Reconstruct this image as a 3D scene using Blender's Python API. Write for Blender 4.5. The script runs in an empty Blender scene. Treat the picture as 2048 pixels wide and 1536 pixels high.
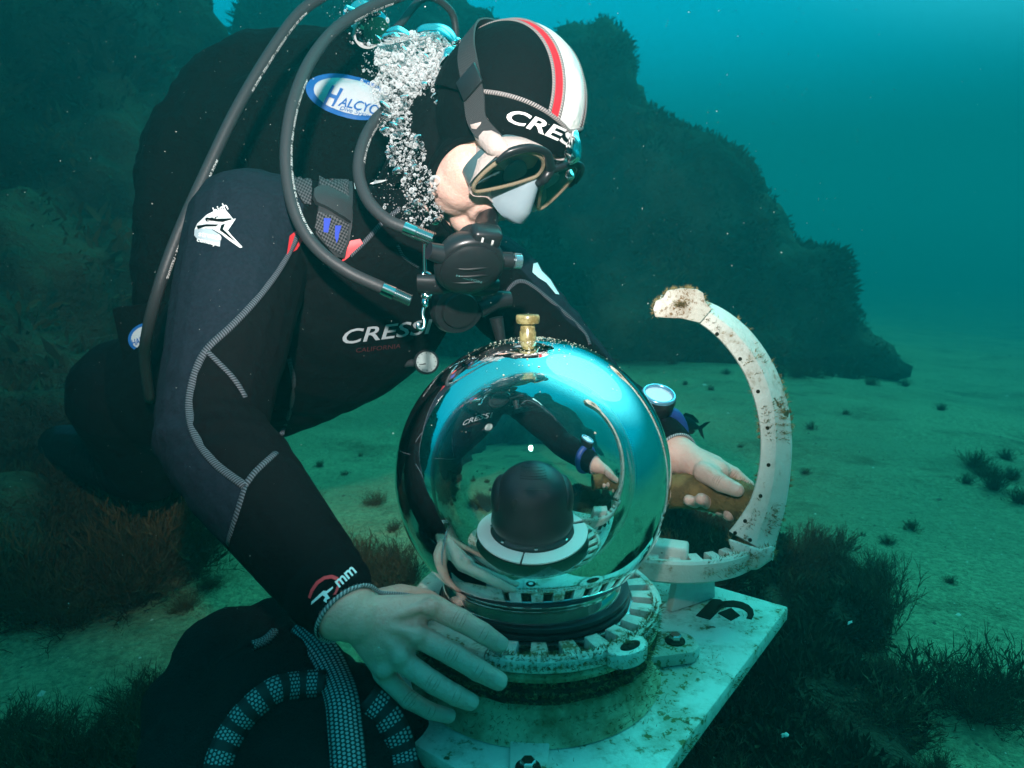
import bpy, bmesh, math, random
from mathutils import Vector, Matrix, noise
from mathutils.bvhtree import BVHTree
from mathutils.geometry import tessellate_polygon

random.seed(7)
SC = bpy.context.scene
COL = SC.collection
PI = math.pi

# ------------------------------------------------------------------ camera
CAM_H = 0.68                      # metres above the sand
PITCH = math.radians(10.0)
FPX = 1400.0                      # focal length in pixels of the 2048 px wide photograph
cam_d = bpy.data.cameras.new('camera')
cam = bpy.data.objects.new('camera', cam_d)
COL.objects.link(cam)
cam.location = (0, 0, CAM_H)
cam.rotation_euler = (PI / 2 - PITCH, 0, 0)
cam_d.sensor_width = 36.0
cam_d.lens = 36.0 * FPX / 2048.0
cam_d.clip_start = 0.02
cam_d.clip_end = 300.0
cam_d.dof.use_dof = True
cam_d.dof.focus_distance = 0.85
cam_d.dof.aperture_fstop = 9.0
SC.camera = cam

# ------------------------------------------------------------------ light
SUN_DIR = Vector((0.473, 0.459, 0.749)).normalized()
world = bpy.data.worlds.new('World')
SC.world = world
world.use_nodes = True
nt = world.node_tree
nt.nodes.clear()
w_out = nt.nodes.new('ShaderNodeOutputWorld')
w_bg = nt.nodes.new('ShaderNodeBackground')
w_tc = nt.nodes.new('ShaderNodeTexCoord')
w_sep = nt.nodes.new('ShaderNodeSeparateXYZ')
w_map = nt.nodes.new('ShaderNodeMapRange')
w_ramp = nt.nodes.new('ShaderNodeValToRGB')
nt.links.new(w_tc.outputs['Generated'], w_sep.inputs[0])
nt.links.new(w_sep.outputs['Z'], w_map.inputs[0])
w_map.inputs[1].default_value = -1.0
w_map.inputs[2].default_value = 1.0
nt.links.new(w_map.outputs[0], w_ramp.inputs[0])
cr = w_ramp.color_ramp
cr.interpolation = 'EASE'
cr.elements[0].position = 0.30
cr.elements[0].color = (0.0004, 0.016, 0.014, 1)
cr.elements[1].position = 1.0
cr.elements[1].color = (0.06, 0.80, 0.95, 1)
e = cr.elements.new(0.5);  e.color = (0.001, 0.048, 0.044, 1)
e = cr.elements.new(0.525);  e.color = (0.001, 0.065, 0.068, 1)
e = cr.elements.new(0.56); e.color = (0.001, 0.16, 0.185, 1)
e = cr.elements.new(0.66); e.color = (0.001, 0.68, 1.0, 1)
# daylight spreading round the sun where it comes through the surface
w_nrm = nt.nodes.new('ShaderNodeVectorMath'); w_nrm.operation = 'NORMALIZE'
w_dot = nt.nodes.new('ShaderNodeVectorMath'); w_dot.operation = 'DOT_PRODUCT'
w_gl = nt.nodes.new('ShaderNodeMapRange'); w_gl.interpolation_type = 'SMOOTHERSTEP'
w_add = nt.nodes.new('ShaderNodeMix'); w_add.data_type = 'RGBA'; w_add.blend_type = 'ADD'
nt.links.new(w_tc.outputs['Generated'], w_nrm.inputs[0])
nt.links.new(w_nrm.outputs[0], w_dot.inputs[0])
w_dot.inputs[1].default_value = SUN_DIR
nt.links.new(w_dot.outputs['Value'], w_gl.inputs[0])
w_gl.inputs[1].default_value = math.cos(math.radians(40)); w_gl.inputs[2].default_value = math.cos(math.radians(14))
w_gl.inputs[3].default_value = 0.0; w_gl.inputs[4].default_value = 1.0
nt.links.new(w_gl.outputs[0], w_add.inputs[0])
nt.links.new(w_ramp.outputs[0], w_add.inputs[6])
w_add.inputs[7].default_value = (0.22, 1.8, 1.9, 1)
nt.links.new(w_add.outputs[2], w_bg.inputs[0])
w_bg.inputs[1].default_value = 0.85
nt.links.new(w_bg.outputs[0], w_out.inputs[0])

sun_d = bpy.data.lights.new('sun', 'SUN')
sun_d.energy = 2.0
sun_d.angle = math.radians(42)
sun_d.color = (0.06, 1.0, 0.84)          # daylight after a few metres of sea water
sun = bpy.data.objects.new('sun', sun_d)
COL.objects.link(sun)
sun.rotation_euler = (-SUN_DIR).to_track_quat('-Z', 'Y').to_euler()

# the photographer's flash: its lit head is mirrored in the dome
fl_d = bpy.data.lights.new('strobe', 'SPOT')
fl_d.energy = 120.0
fl_d.color = (1.0, 0.92, 0.88)
fl_d.shadow_soft_size = 0.025
fl_d.spot_size = math.radians(79)
fl_d.spot_blend = 1.0
fl = bpy.data.objects.new('strobe', fl_d)
COL.objects.link(fl)

v = SC.view_settings
v.view_transform = 'Standard'
v.look = 'None'
v.gamma = 1.0
v.exposure = 0.0
v.use_curve_mapping = False
SC.display_settings.display_device = 'sRGB'
HAZE_DENS = 0.092
HAZE_COL = (0.01, 0.31, 0.325, 1)
cy = SC.cycles
cy.use_denoising = True
cy.max_bounces = 12
cy.diffuse_bounces = 3
cy.glossy_bounces = 5
cy.transmission_bounces = 10
cy.transparent_max_bounces = 12
cy.volume_bounces = 2
cy.caustics_refractive = True
cy.caustics_reflective = False
cy.blur_glossy = 0.5
cy.sample_clamp_indirect = 6.0
cy.use_adaptive_sampling = True
cy.adaptive_threshold = 0.02

# ------------------------------------------------------------------ helpers
CP = Vector((0, 0, CAM_H))
FW = Vector((0, math.cos(PITCH), -math.sin(PITCH)))
UP = Vector((0, math.sin(PITCH), math.cos(PITCH)))
RT = Vector((1, 0, 0))

def px(u, vv, t):
    """pixel of the photograph + distance along the view axis -> point"""
    return CP + FW * t + RT * ((u - 1024) / FPX * t) + UP * ((768 - vv) / FPX * t)

def pxz(u, vv, z=0.0):
    """pixel -> point on the horizontal plane at height z"""
    d = px(u, vv, 1.0) - CP
    return CP + d * ((z - CAM_H) / d.z)

def proj(p):
    r = p - CP
    t = r.dot(FW)
    return 1024 + r.x / t * FPX, 768 - r.dot(UP) / t * FPX, t

fl.location = px(1003, 640, 0.0) + Vector((-0.02, -0.03, 0.30))
fl.rotation_euler = (px(850, 270, 0.95) - fl.location).to_track_quat('-Z', 'Y').to_euler()

def ortho(d, ref=None):
    d = d.normalized()
    ref = ref or Vector((0, 0, 1))
    a = ref - d * ref.dot(d)
    if a.length < 1e-4:
        a = d.orthogonal()
    a.normalize()
    return a, d.cross(a)

def catmull(pts, per=6, closed=False):
    P = [Vector(p) for p in pts]
    n = len(P)
    out = []
    rng = range(n if closed else n - 1)
    for i in rng:
        if closed:
            p0, p1, p2, p3 = P[(i - 1) % n], P[i], P[(i + 1) % n], P[(i + 2) % n]
        else:
            p1, p2 = P[i], P[i + 1]
            p0 = P[i - 1] if i > 0 else p1 * 2 - p2
            p3 = P[i + 2] if i + 2 < n else p2 * 2 - p1
        for k in range(per):
            s = k / per
            out.append(0.5 * ((2 * p1) + (p2 - p0) * s + (2 * p0 - 5 * p1 + 4 * p2 - p3) * s * s + (3 * p1 - p0 - 3 * p2 + p3) * s ** 3))
    if not closed:
        out.append(P[-1].copy())
    return out

def lerp_list(vals, n):
    m = len(vals)
    out = []
    for i in range(n):
        s = i / (n - 1) * (m - 1)
        k = min(int(s), m - 2)
        f = s - k
        out.append(vals[k] * (1 - f) + vals[k + 1] * f)
    return out

class MB:
    """collects shapes for ONE mesh"""
    def __init__(s):
        s.v, s.f, s.m, s.uv = [], [], [], []
    def face(s, idx, m=0, uv=None):
        s.f.append(tuple(idx)); s.m.append(m); s.uv.append(uv)
    def add(s, verts, faces, m=0):
        b = len(s.v)
        s.v += [Vector(p) for p in verts]
        for f in faces:
            s.face([b + i for i in f], m)
    def tube(s, path, rad, n=10, m=0, caps=True, closed=False, ref=None, flat=1.0, round_ends=False, taper=None):
        P = [Vector(p) for p in path]
        N = len(P)
        R = [rad] * N if not hasattr(rad, '__len__') else (list(rad) if len(rad) == N else lerp_list(list(rad), N))
        if round_ends and not closed:
            d0 = (P[0] - P[1]).normalized(); d1 = (P[-1] - P[-2]).normalized()
            a, r0 = [], []
            for c in (0.96, 0.78, 0.45):
                a.append(P[0] + d0 * R[0] * c); r0.append(R[0] * math.sqrt(1 - c * c))
            b, r1 = [], []
            for c in (0.45, 0.78, 0.96):
                b.append(P[-1] + d1 * R[-1] * c); r1.append(R[-1] * math.sqrt(1 - c * c))
            P = a + P + b; R = r0 + R + r1; N = len(P)
        base = len(s.v)
        T = []
        for i in range(N):
            if closed:
                d = P[(i + 1) % N] - P[i - 1]
            else:
                d = P[min(i + 1, N - 1)] - P[max(i - 1, 0)]
            T.append(d.normalized() if d.length > 1e-9 else Vector((0, 0, 1)))
        a, b = ortho(T[0], ref)
        L = 0.0
        Ls = []
        for i in range(N):
            if i:
                L += (P[i] - P[i - 1]).length
                if ref is not None:
                    a, b = ortho(T[i], ref)
                else:
                    a = (a - T[i] * a.dot(T[i]))
                    a = a.normalized() if a.length > 1e-6 else T[i].orthogonal().normalized()
                    b = T[i].cross(a)
            Ls.append(L)
            for k in range(n):
                th = 2 * PI * k / n
                s.v.append(P[i] + a * (math.cos(th) * R[i] * flat) + b * (math.sin(th) * R[i]))
        for i in range(N if closed else N - 1):
            j = (i + 1) % N
            l0, l1 = Ls[i], (Ls[j] if j else L + (P[0] - P[-1]).length)
            for k in range(n):
                k2 = (k + 1) % n
                s.face((base + i * n + k, base + i * n + k2, base + j * n + k2, base + j * n + k), m,
                       ((l0, k / n), (l0, (k + 1) / n), (l1, (k + 1) / n), (l1, k / n)))
        if caps and not closed:
            s.face([base + k for k in range(n)][::-1], m)
            s.face([base + (N - 1) * n + k for k in range(n)], m)
    def lathe(s, prof, n=48, c=(0, 0, 0), axis=(0, 0, 1), m=0, a0=0.0, a1=None, ref=None, mats=None, capends=False):
        c = Vector(c); ax = Vector(axis).normalized()
        e1, e2 = ortho(ax, ref or Vector((1, 0, 0)))
        full = a1 is None
        a1 = a0 + 2 * PI if full else a1
        cols = n if full else n + 1
        base = len(s.v)
        for r, z in prof:
            for k in range(cols):
                th = a0 + (a1 - a0) * k / n
                s.v.append(c + ax * z + e1 * (math.cos(th) * r) + e2 * (math.sin(th) * r))
        for i in range(len(prof) - 1):
            for k in range(n):
                k2 = (k + 1) % cols
                s.face((base + i * cols + k, base + i * cols + k2, base + (i + 1) * cols + k2, base + (i + 1) * cols + k), mats[i] if mats else m,
                       ((k / n, i), ((k + 1) / n, i), ((k + 1) / n, i + 1), (k / n, i + 1)))
        if capends and not full:
            s.face([base + i * cols for i in range(len(prof))], m)
            s.face([base + i * cols + n for i in range(len(prof))][::-1], m)
    def ell(s, c, ax, ay, az, nu=24, nv=14, m=0):
        c = Vector(c)
        base = len(s.v)
        s.v.append(c + az)
        for i in range(1, nv):
            ph = PI * i / nv
            for k in range(nu):
                th = 2 * PI * k / nu
                s.v.append(c + az * math.cos(ph) + ax * (math.sin(ph) * math.cos(th)) + ay * (math.sin(ph) * math.sin(th)))
        s.v.append(c - az)
        last = len(s.v) - 1
        for k in range(nu):
            k2 = (k + 1) % nu
            s.face((base, base + 1 + k, base + 1 + k2), m)
            s.face((last, base + 1 + (nv - 2) * nu + k2, base + 1 + (nv - 2) * nu + k), m)
            for i in range(nv - 2):
                s.face((base + 1 + i * nu + k, base + 1 + (i + 1) * nu + k, base + 1 + (i + 1) * nu + k2, base + 1 + i * nu + k2), m)
    def sph(s, c, r, nu=16, nv=10, m=0):
        s.ell(c, Vector((r, 0, 0)), Vector((0, r, 0)), Vector((0, 0, r)), nu, nv, m)
    def box(s, c, e, ax=None, ay=None, az=None, bev=0.0, m=0, seg=2):
        ax = Vector(ax or (1, 0, 0)).normalized(); ay = Vector(ay or (0, 1, 0)).normalized()
        az = Vector(az).normalized() if az else ax.cross(ay)
        bm = bmesh.new()
        bmesh.ops.create_cube(bm, size=1.0)
        for q in bm.verts:
            q.co = Vector((q.co.x * e[0], q.co.y * e[1], q.co.z * e[2]))
        if bev > 0:
            bmesh.ops.bevel(bm, geom=bm.edges[:], offset=bev, segments=seg, profile=0.5, affect='EDGES')
        M = Matrix((ax, ay, az)).transposed()
        s.from_bm(bm, lambda p: Vector(c) + M @ p, m)
    def from_bm(s, bm, fn=lambda p: p, m=0):
        bm.verts.index_update()
        b = len(s.v)
        s.v += [fn(q.co.copy()) for q in bm.verts]
        for f in bm.faces:
            s.face([b + q.index for q in f.verts], m)
        bm.free()
    def prism(s, poly, c, ex, ey, ez, h, bev=0.0, m=0):
        """polygon (x,y) extruded along ez by h (from 0 to h)"""
        bm = bmesh.new()
        vs = [bm.verts.new((x, y, 0)) for x, y in poly]
        f = bm.faces.new(vs)
        r = bmesh.ops.extrude_face_region(bm, geom=[f])
        for q in r['geom']:
            if isinstance(q, bmesh.types.BMVert):
                q.co.z += h
        bmesh.ops.recalc_face_normals(bm, faces=bm.faces[:])
        if bev > 0:
            bmesh.ops.bevel(bm, geom=bm.edges[:], offset=bev, segments=2, profile=0.5, affect='EDGES')
        s.from_bm(bm, lambda p: Vector(c) + ex * p.x + ey * p.y + ez * p.z, m)
    def mesh(s, name, org=Vector((0, 0, 0))):
        me = bpy.data.meshes.new(name)
        me.from_pydata([tuple(p - org) for p in s.v], [], s.f)
        me.polygons.foreach_set('material_index', s.m)
        if any(u is not None for u in s.uv):
            lay = me.uv_layers.new(name='UVMap')
            flat = []
            for f, u in zip(s.f, s.uv):
                for k in range(len(f)):
                    flat += list(u[k]) if u else [0.0, 0.0]
            lay.data.foreach_set('uv', flat)
        me.update()
        return me

def smooth_mesh(me, ang=40):
    me.polygons.foreach_set('use_smooth', [True] * len(me.polygons))
    if ang < 180:
        me.set_sharp_from_angle(angle=math.radians(ang))

def world_org(o):
    p = Vector((0, 0, 0))
    while o is not None:
        p = p + o.location
        o = o.parent
    return p

def obj(name, mb, mats, parent=None, ang=40, org=None, kind=None, fix=True):
    po = world_org(parent) if parent is not None else Vector((0, 0, 0))
    if isinstance(mb, MB):
        o0 = po if parent is not None else (org or Vector((0, 0, 0)))
        me = mb.mesh(name, o0)
        if fix and kind is None and len(me.polygons) < 40000:
            bm_ = bmesh.new(); bm_.from_mesh(me)
            bmesh.ops.recalc_face_normals(bm_, faces=bm_.faces[:])
            bm_.to_mesh(me); bm_.free()
    else:
        me = mb
        o0 = po if parent is not None else (org or Vector((0, 0, 0)))
        if o0.length > 0:
            me.transform(Matrix.Translation(-o0))
    smooth_mesh(me, ang)
    for m in (mats if isinstance(mats, (list, tuple)) else [mats]):
        me.materials.append(m)
    o = bpy.data.objects.new(name, me)
    COL.objects.link(o)
    if parent is not None:
        o.parent = parent
    elif org is not None:
        o.location = org
    if kind:
        o['kind'] = kind
    return o

def tag(o, label, cat, group=None):
    o['label'] = label
    o['category'] = cat
    if group:
        o['group'] = group
    return o

def thing(name, label, cat, loc, group=None):
    o = bpy.data.objects.new(name, None)
    o.empty_display_size = 0.05
    o.location = Vector(loc)
    COL.objects.link(o)
    return tag(o, label, cat, group)

def fuse(mb, voxel, it=4, fac=0.5):
    """one continuous skin over overlapping shapes"""
    me = mb.mesh('tmp')
    o = bpy.data.objects.new('tmp', me)
    COL.objects.link(o)
    r = o.modifiers.new('r', 'REMESH'); r.mode = 'VOXEL'; r.voxel_size = voxel; r.adaptivity = 0.0
    if it:
        q = o.modifiers.new('s', 'SMOOTH'); q.factor = fac; q.iterations = it
    dg = bpy.context.evaluated_depsgraph_get()
    res = bpy.data.meshes.new_from_object(o.evaluated_get(dg), depsgraph=dg)
    bpy.data.objects.remove(o)
    bpy.data.meshes.remove(me)
    res.materials.clear()
    return res

def bvh_of(me, org=Vector((0, 0, 0))):
    return BVHTree.FromPolygons([q.co + org for q in me.vertices], [tuple(p.vertices) for p in me.polygons])

def bvh_mb(mb):
    return BVHTree.FromPolygons(mb.v, mb.f)

def hit(bv, u, vv, off=0.0):
    d = (px(u, vv, 1.0) - CP).normalized()
    loc, nor, idx, dist = bv.ray_cast(CP, d)
    if loc is None:
        loc, nor, idx, dist = bv.find_nearest(px(u, vv, 1.0))
    if nor.dot(d) > 0:
        nor = -nor
    return loc + nor * off, nor

def fbm(p, sc, oc=4):
    return noise.fractal(p * sc, 1.0, 2.0, oc, noise_basis='PERLIN_ORIGINAL')

# ------------------------------------------------------------------ materials
def mat(name, col, rough=0.6, metal=0.0, spec=0.5, **kw):
    m = bpy.data.materials.new(name)
    m.use_nodes = True
    b = m.node_tree.nodes['Principled BSDF']
    b.inputs['Base Color'].default_value = (*col, 1)
    b.inputs['Roughness'].default_value = rough
    b.inputs['Metallic'].default_value = metal
    b.inputs['Specular IOR Level'].default_value = spec
    for k, val in kw.items():
        b.inputs[k.replace('_', ' ')].default_value = val
    return m

def N(m, typ, **kw):
    n = m.node_tree.nodes.new(typ)
    for k, val in kw.items():
        setattr(n, k, val)
    return n

def L(m, a, b):
    m.node_tree.links.new(a, b)

def bsdf(m):
    return m.node_tree.nodes['Principled BSDF']

def coords(m, kind='Object'):
    return N(m, 'ShaderNodeTexCoord').outputs[kind]

def noise_fac(m, scale, detail=5, rough=0.6, lo=0.4, hi=0.6, co=None, dist=0.0):
    t = N(m, 'ShaderNodeTexNoise')
    t.inputs['Scale'].default_value = scale
    t.inputs['Detail'].default_value = detail
    t.inputs['Roughness'].default_value = rough
    t.inputs['Distortion'].default_value = dist
    L(m, co or coords(m), t.inputs['Vector'])
    r = N(m, 'ShaderNodeMapRange')
    r.interpolation_type = 'SMOOTHSTEP'
    r.inputs[1].default_value = lo
    r.inputs[2].default_value = hi
    L(m, t.outputs['Fac'], r.inputs[0])
    return r.outputs[0]

def mixc(m, fac, a, b):
    n = N(m, 'ShaderNodeMix', data_type='RGBA')
    if isinstance(fac, (int, float)):
        n.inputs[0].default_value = fac
    else:
        L(m, fac, n.inputs[0])
    for s, c in ((n.inputs[6], a), (n.inputs[7], b)):
        if isinstance(c, tuple):
            s.default_value = (*c, 1)
        else:
            L(m, c, s)
    return n.outputs[2]

def bump(m, h, strength=0.3, dist=0.01, prev=None):
    n = N(m, 'ShaderNodeBump')
    n.inputs['Strength'].default_value = strength
    n.inputs['Distance'].default_value = dist
    L(m, h, n.inputs['Height'])
    if prev is not None:
        L(m, prev, n.inputs['Normal'])
    L(m, n.outputs[0], bsdf(m).inputs['Normal'])
    return n.outputs[0]

def two_tone(name, a, b, scale, lo=0.4, hi=0.6, rough=0.7, bmp=0.3, bdist=0.01, bscale=None, spec=0.4, detail=5):
    m = mat(name, a, rough, spec=spec)
    L(m, mixc(m, noise_fac(m, scale, detail, 0.6, lo, hi), a, b), bsdf(m).inputs['Base Color'])
    if bmp:
        bump(m, noise_fac(m, bscale or scale * 3, 5, 0.65, 0.2, 0.8), bmp, bdist)
    return m

# ------------------------------------------------------------------ the setting
M_sand = mat('sand', (0.34, 0.33, 0.19), 0.9, spec=0.2)
_f = noise_fac(M_sand, 1.3, 5, 0.6, 0.35, 0.65)
_g = noise_fac(M_sand, 90, 3, 0.7, 0.35, 0.7)
_c = mixc(M_sand, _f, (0.31, 0.38, 0.20), (0.21, 0.28, 0.15))
_c = mixc(M_sand, _g, _c, (0.16, 0.21, 0.11))
_d = noise_fac(M_sand, 2.2, 9, 0.74, 0.50, 0.66)
_c = mixc(M_sand, _d, _c, (0.13, 0.14, 0.07))
L(M_sand, _c, bsdf(M_sand).inputs['Base Color'])
_b = bump(M_sand, noise_fac(M_sand, 14, 6, 0.7, 0.2, 0.8), 0.6, 0.03)
bump(M_sand, _g, 0.5, 0.006, _b)

def sea_z(x, y):
    p = Vector((x, y, 0.0))
    d = math.hypot(x, y)
    z = 0.10 * noise.noise(p * 0.35) + 0.030 * noise.noise(p * 1.6 + Vector((5, 2, 0)))
    rip = math.sin((x * 0.35 + y * 0.95) * 17 + 2.2 * noise.noise(p * 0.9))
    z += 0.011 * rip * (0.5 + 0.5 * noise.noise(p * 0.7 + Vector((9, 0, 3))))
    return z * min(1.0, max(0.25, (d - 0.8) / 2.0)) - 0.09 * min(8.0, max(0.0, x - 1.6))

mb = MB()
NG = 230
def gx(s, half, k):
    return half * math.sinh(k * s) / math.sinh(k)
for j in range(NG + 1):
    for i in range(NG + 1):
        x = gx(i / NG * 2 - 1, 42.0, 5.2)
        y = 2.0 + gx(j / NG * 2 - 1, 42.0, 5.2)
        mb.v.append(Vector((x, y, sea_z(x, y))))
for j in range(NG):
    for i in range(NG):
        a = j * (NG + 1) + i
        mb.face((a, a + 1, a + NG + 2, a + NG + 1))
seabed = obj('seabed', mb, M_sand, ang=180, kind='structure')
seabed['label'] = 'pale sandy seabed with faint ripples'

# reef rock ----------------------------------------------------------
M_rock = two_tone('reef_rock', (0.028, 0.026, 0.016), (0.07, 0.060, 0.034), 3.0, 0.35, 0.7, 0.95, 0.9, 0.06, 9, 0.1)
M_cover = mat('reef_cover', (0.05, 0.045, 0.02), 0.95, spec=0.1)
_i = N(M_cover, 'ShaderNodeNewGeometry')
L(M_cover, mixc(M_cover, noise_fac(M_cover, 2.0, 4, 0.6, 0.35, 0.65), (0.022, 0.021, 0.012), (0.065, 0.055, 0.026)), bsdf(M_cover).inputs['Base Color'])

M_rock2 = two_tone('rock_haze_lift', (0.055, 0.055, 0.032), (0.14, 0.125, 0.075), 2.2, 0.35, 0.7, 0.95, 0.9, 0.06, 9, 0.1)  # far reef rock, colour lightened to stand in for water haze
M_cover2 = two_tone('cover_haze_lift', (0.045, 0.045, 0.024), (0.12, 0.105, 0.05), 1.6, 0.35, 0.65, 0.95, 0, 0, 1, 0.1)  # growth on the far rock, haze veil likewise put into its colour

def reef(name, lumps, voxel, amp, label, tufts, tl, seed, mr=None, mc=None):
    rng = random.Random(seed)
    q = MB()
    for (u, vv, t, r, sz) in lumps:
        c = px(u, vv, t)
        # a lump is a boulder that reaches down to the sand
        q.ell(c, Vector((r, 0, 0)), Vector((0, r * 0.9, 0)), Vector((0, 0, r * sz)), 20, 12)
        if c.z - r * sz * 0.6 > 0:
            q.tube([c, Vector((c.x, c.y + 0.1 * r, -0.3))], [r * 0.86, r * 1.12], 18)
    me = fuse(q, voxel, 2)
    nv = [x.normal.copy() for x in me.vertices]
    for x, n in zip(me.vertices, nv):
        p = x.co
        vd = noise.voronoi(p * (0.16 / amp) + Vector((0, 0, 0.4 * noise.noise(p))))[0]
        d = amp * (1.6 * (vd[1] - vd[0]) - 0.6 + 1.5 * fbm(p, 1.1, 3) + 0.9 * fbm(p + Vector((3, 7, 1)), 3.5, 3) + 0.35 * noise.noise(p * 9))
        x.co = p + n * d
    me.update()
    ro = obj(name, me, mr or M_rock, ang=180, kind='structure')
    ro['label'] = label
    # shaggy growth that nobody could count
    polys = [p for p in me.polygons if p.center.z > 0.0]
    area = [p.area for p in polys]
    tm = MB()
    for p in rng.choices(polys, area, k=tufts):
        c = p.center.copy()
        n = p.normal.copy()
        if n.y > 0.55:
            continue
        nz_ = noise.noise(c * (0.3 / tl * 0.4)) + 0.4 * noise.noise(c * (0.3 / tl * 1.3))
        if nz_ < -0.22:
            continue
        lk = 0.6 + 1.3 * max(0.0, nz_)
        for k in range(3):
            d = (n + Vector((rng.uniform(-1, 1), rng.uniform(-1, 1), rng.uniform(-0.5, 1.1))) * 0.9).normalized()
            ln = tl * lk * rng.uniform(0.4, 1.3)
            s = d.cross(Vector((rng.uniform(-1, 1), rng.uniform(-1, 1), rng.uniform(-1, 1)))).normalized() * ln * 0.16
            b = len(tm.v)
            o2 = c + Vector((rng.uniform(-1, 1), rng.uniform(-1, 1), rng.uniform(-1, 1))) * tl * 0.5
            bend = Vector((rng.uniform(-1, 1), rng.uniform(-1, 1), rng.uniform(-0.3, 1))) * ln * 0.3
            tm.v += [o2 - s * 0.6, o2 + s * 0.6, o2 + d * ln * 0.55 + s + bend * 0.3, o2 + d * ln * 0.55 - s + bend * 0.3, o2 + d * ln + bend]
            tm.face((b, b + 1, b + 2, b + 3)); tm.face((b + 3, b + 2, b + 4))
    co = obj('seaweed_cover', tm, mc or M_cover, parent=ro, ang=180, kind='stuff')
    return ro

reef('reef_rock', [
    (1185, 190, 5.2, 0.43, 1.0), (1275, 175, 5.15, 0.17, 0.8), (1230, 330, 5.2, 0.52, 1.0), (1405, 395, 5.2, 0.40, 1.0),
    (1330, 480, 5.1, 0.75, 1.0), (1480, 545, 5.1, 0.52, 1.0), (1590, 600, 5.0, 0.46, 1.0), (1665, 660, 4.95, 0.30, 1.0), (1735, 712, 4.8, 0.17, 0.9), (1700, 735, 4.5, 0.13, 0.7), (1790, 742, 4.7, 0.10, 0.6), (1560, 500, 5.1, 0.2, 0.8), (1330, 290, 5.2, 0.12, 0.9), (1450, 330, 5.15, 0.15, 1.1), (1210, 110, 5.2, 0.16, 1.2), (1150, 105, 5.2, 0.14, 1.1),
    (1120, 330, 5.6, 0.70, 1.0), (1250, 640, 4.9, 0.70, 0.8), (1480, 720, 4.7, 0.42, 0.7), (1040, 560, 5.2, 0.8, 1.0)],
    0.055, 0.10, 'dark seaweed-covered reef rock rising in steps from the sand', 20000, 0.05, 3, M_rock2, M_cover2)
reef('reef_wall', [
    (640, 120, 6, 0.75, 1), (820, 100, 6.2, 0.55, 1), (930, 70, 6.2, 0.33, 1), (560, 60, 5.8, 0.32, 1), (360, 60, 4, 0.24, 1), (760, 330, 6.2, 1, 1),
    (250, 90, 3.68, 0.56, 1), (100, 60, 3.2, 0.6, 1), (-80, 200, 3.04, 0.68, 1), (150, 350, 3.12, 0.6, 1), (420, 420, 3.84, 0.64, 1),
    (40, 620, 2.56, 0.48, 0.9), (250, 640, 2.8, 0.44, 0.8), (-120, 760, 2.08, 0.36, 0.8), (90, 830, 2, 0.224, 0.7),
    (-700, 200, 2.4, 0.96, 1.1), (-1300, 400, 1.6, 0.72, 1.3), (-420, -150, 2.72, 0.72, 1)],  # unseen lumps carrying the wall out of frame, added to shade the left
    0.055, 0.10, 'dark shaggy reef wall rising beyond the diver\'s back', 20000, 0.05, 4)

# weedy mounds under the algae beds
def bedlump(u, v_, r, h):
    p = pxz(u, v_, 0.0)
    return (u, v_, (p - CP).dot(FW), r, h)
reef('reef_mound', [bedlump(1640, 1250, 0.12, 0.4), bedlump(1560, 1380, 0.13, 0.4), bedlump(1480, 1500, 0.14, 0.45), bedlump(1640, 1440, 0.12, 0.4), bedlump(1600, 1560, 0.14, 0.4), bedlump(1600, 1150, 0.12, 0.4), bedlump(1380, 1090, 0.16, 0.35), bedlump(1480, 1100, 0.16, 0.35)],
    0.016, 0.022, 'low dark weedy mound beside the white plate', 14000, 0.022, 6)
reef('reef_slope', [bedlump(100, 1120, 0.22, 0.6), bedlump(-40, 1100, 0.30, 0.7), bedlump(200, 1040, 0.25, 0.6), bedlump(250, 1120, 0.14, 0.5), bedlump(40, 1000, 0.32, 0.7), bedlump(300, 1000, 0.22, 0.45), bedlump(150, 950, 0.35, 0.6)],
    0.022, 0.035, 'dark weedy slope at the foot of the reef wall', 14000, 0.03, 7)

# seaweed ------------------------------------------------------------
def weed_mat(name, a, b):
    m = mat(name, a, 0.9, spec=0.15)
    oi = N(m, 'ShaderNodeObjectInfo')
    c = mixc(m, oi.outputs['Random'], a, b)
    L(m, c, bsdf(m).inputs['Base Color'])
    return m
M_weed = weed_mat('brown_weed', (0.055, 0.042, 0.020), (0.11, 0.080, 0.034))
M_redweed = weed_mat('red_weed', (0.20, 0.085, 0.05), (0.14, 0.10, 0.05))
M_greenweed = weed_mat('green_weed', (0.06, 0.10, 0.03), (0.09, 0.12, 0.04))

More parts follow.
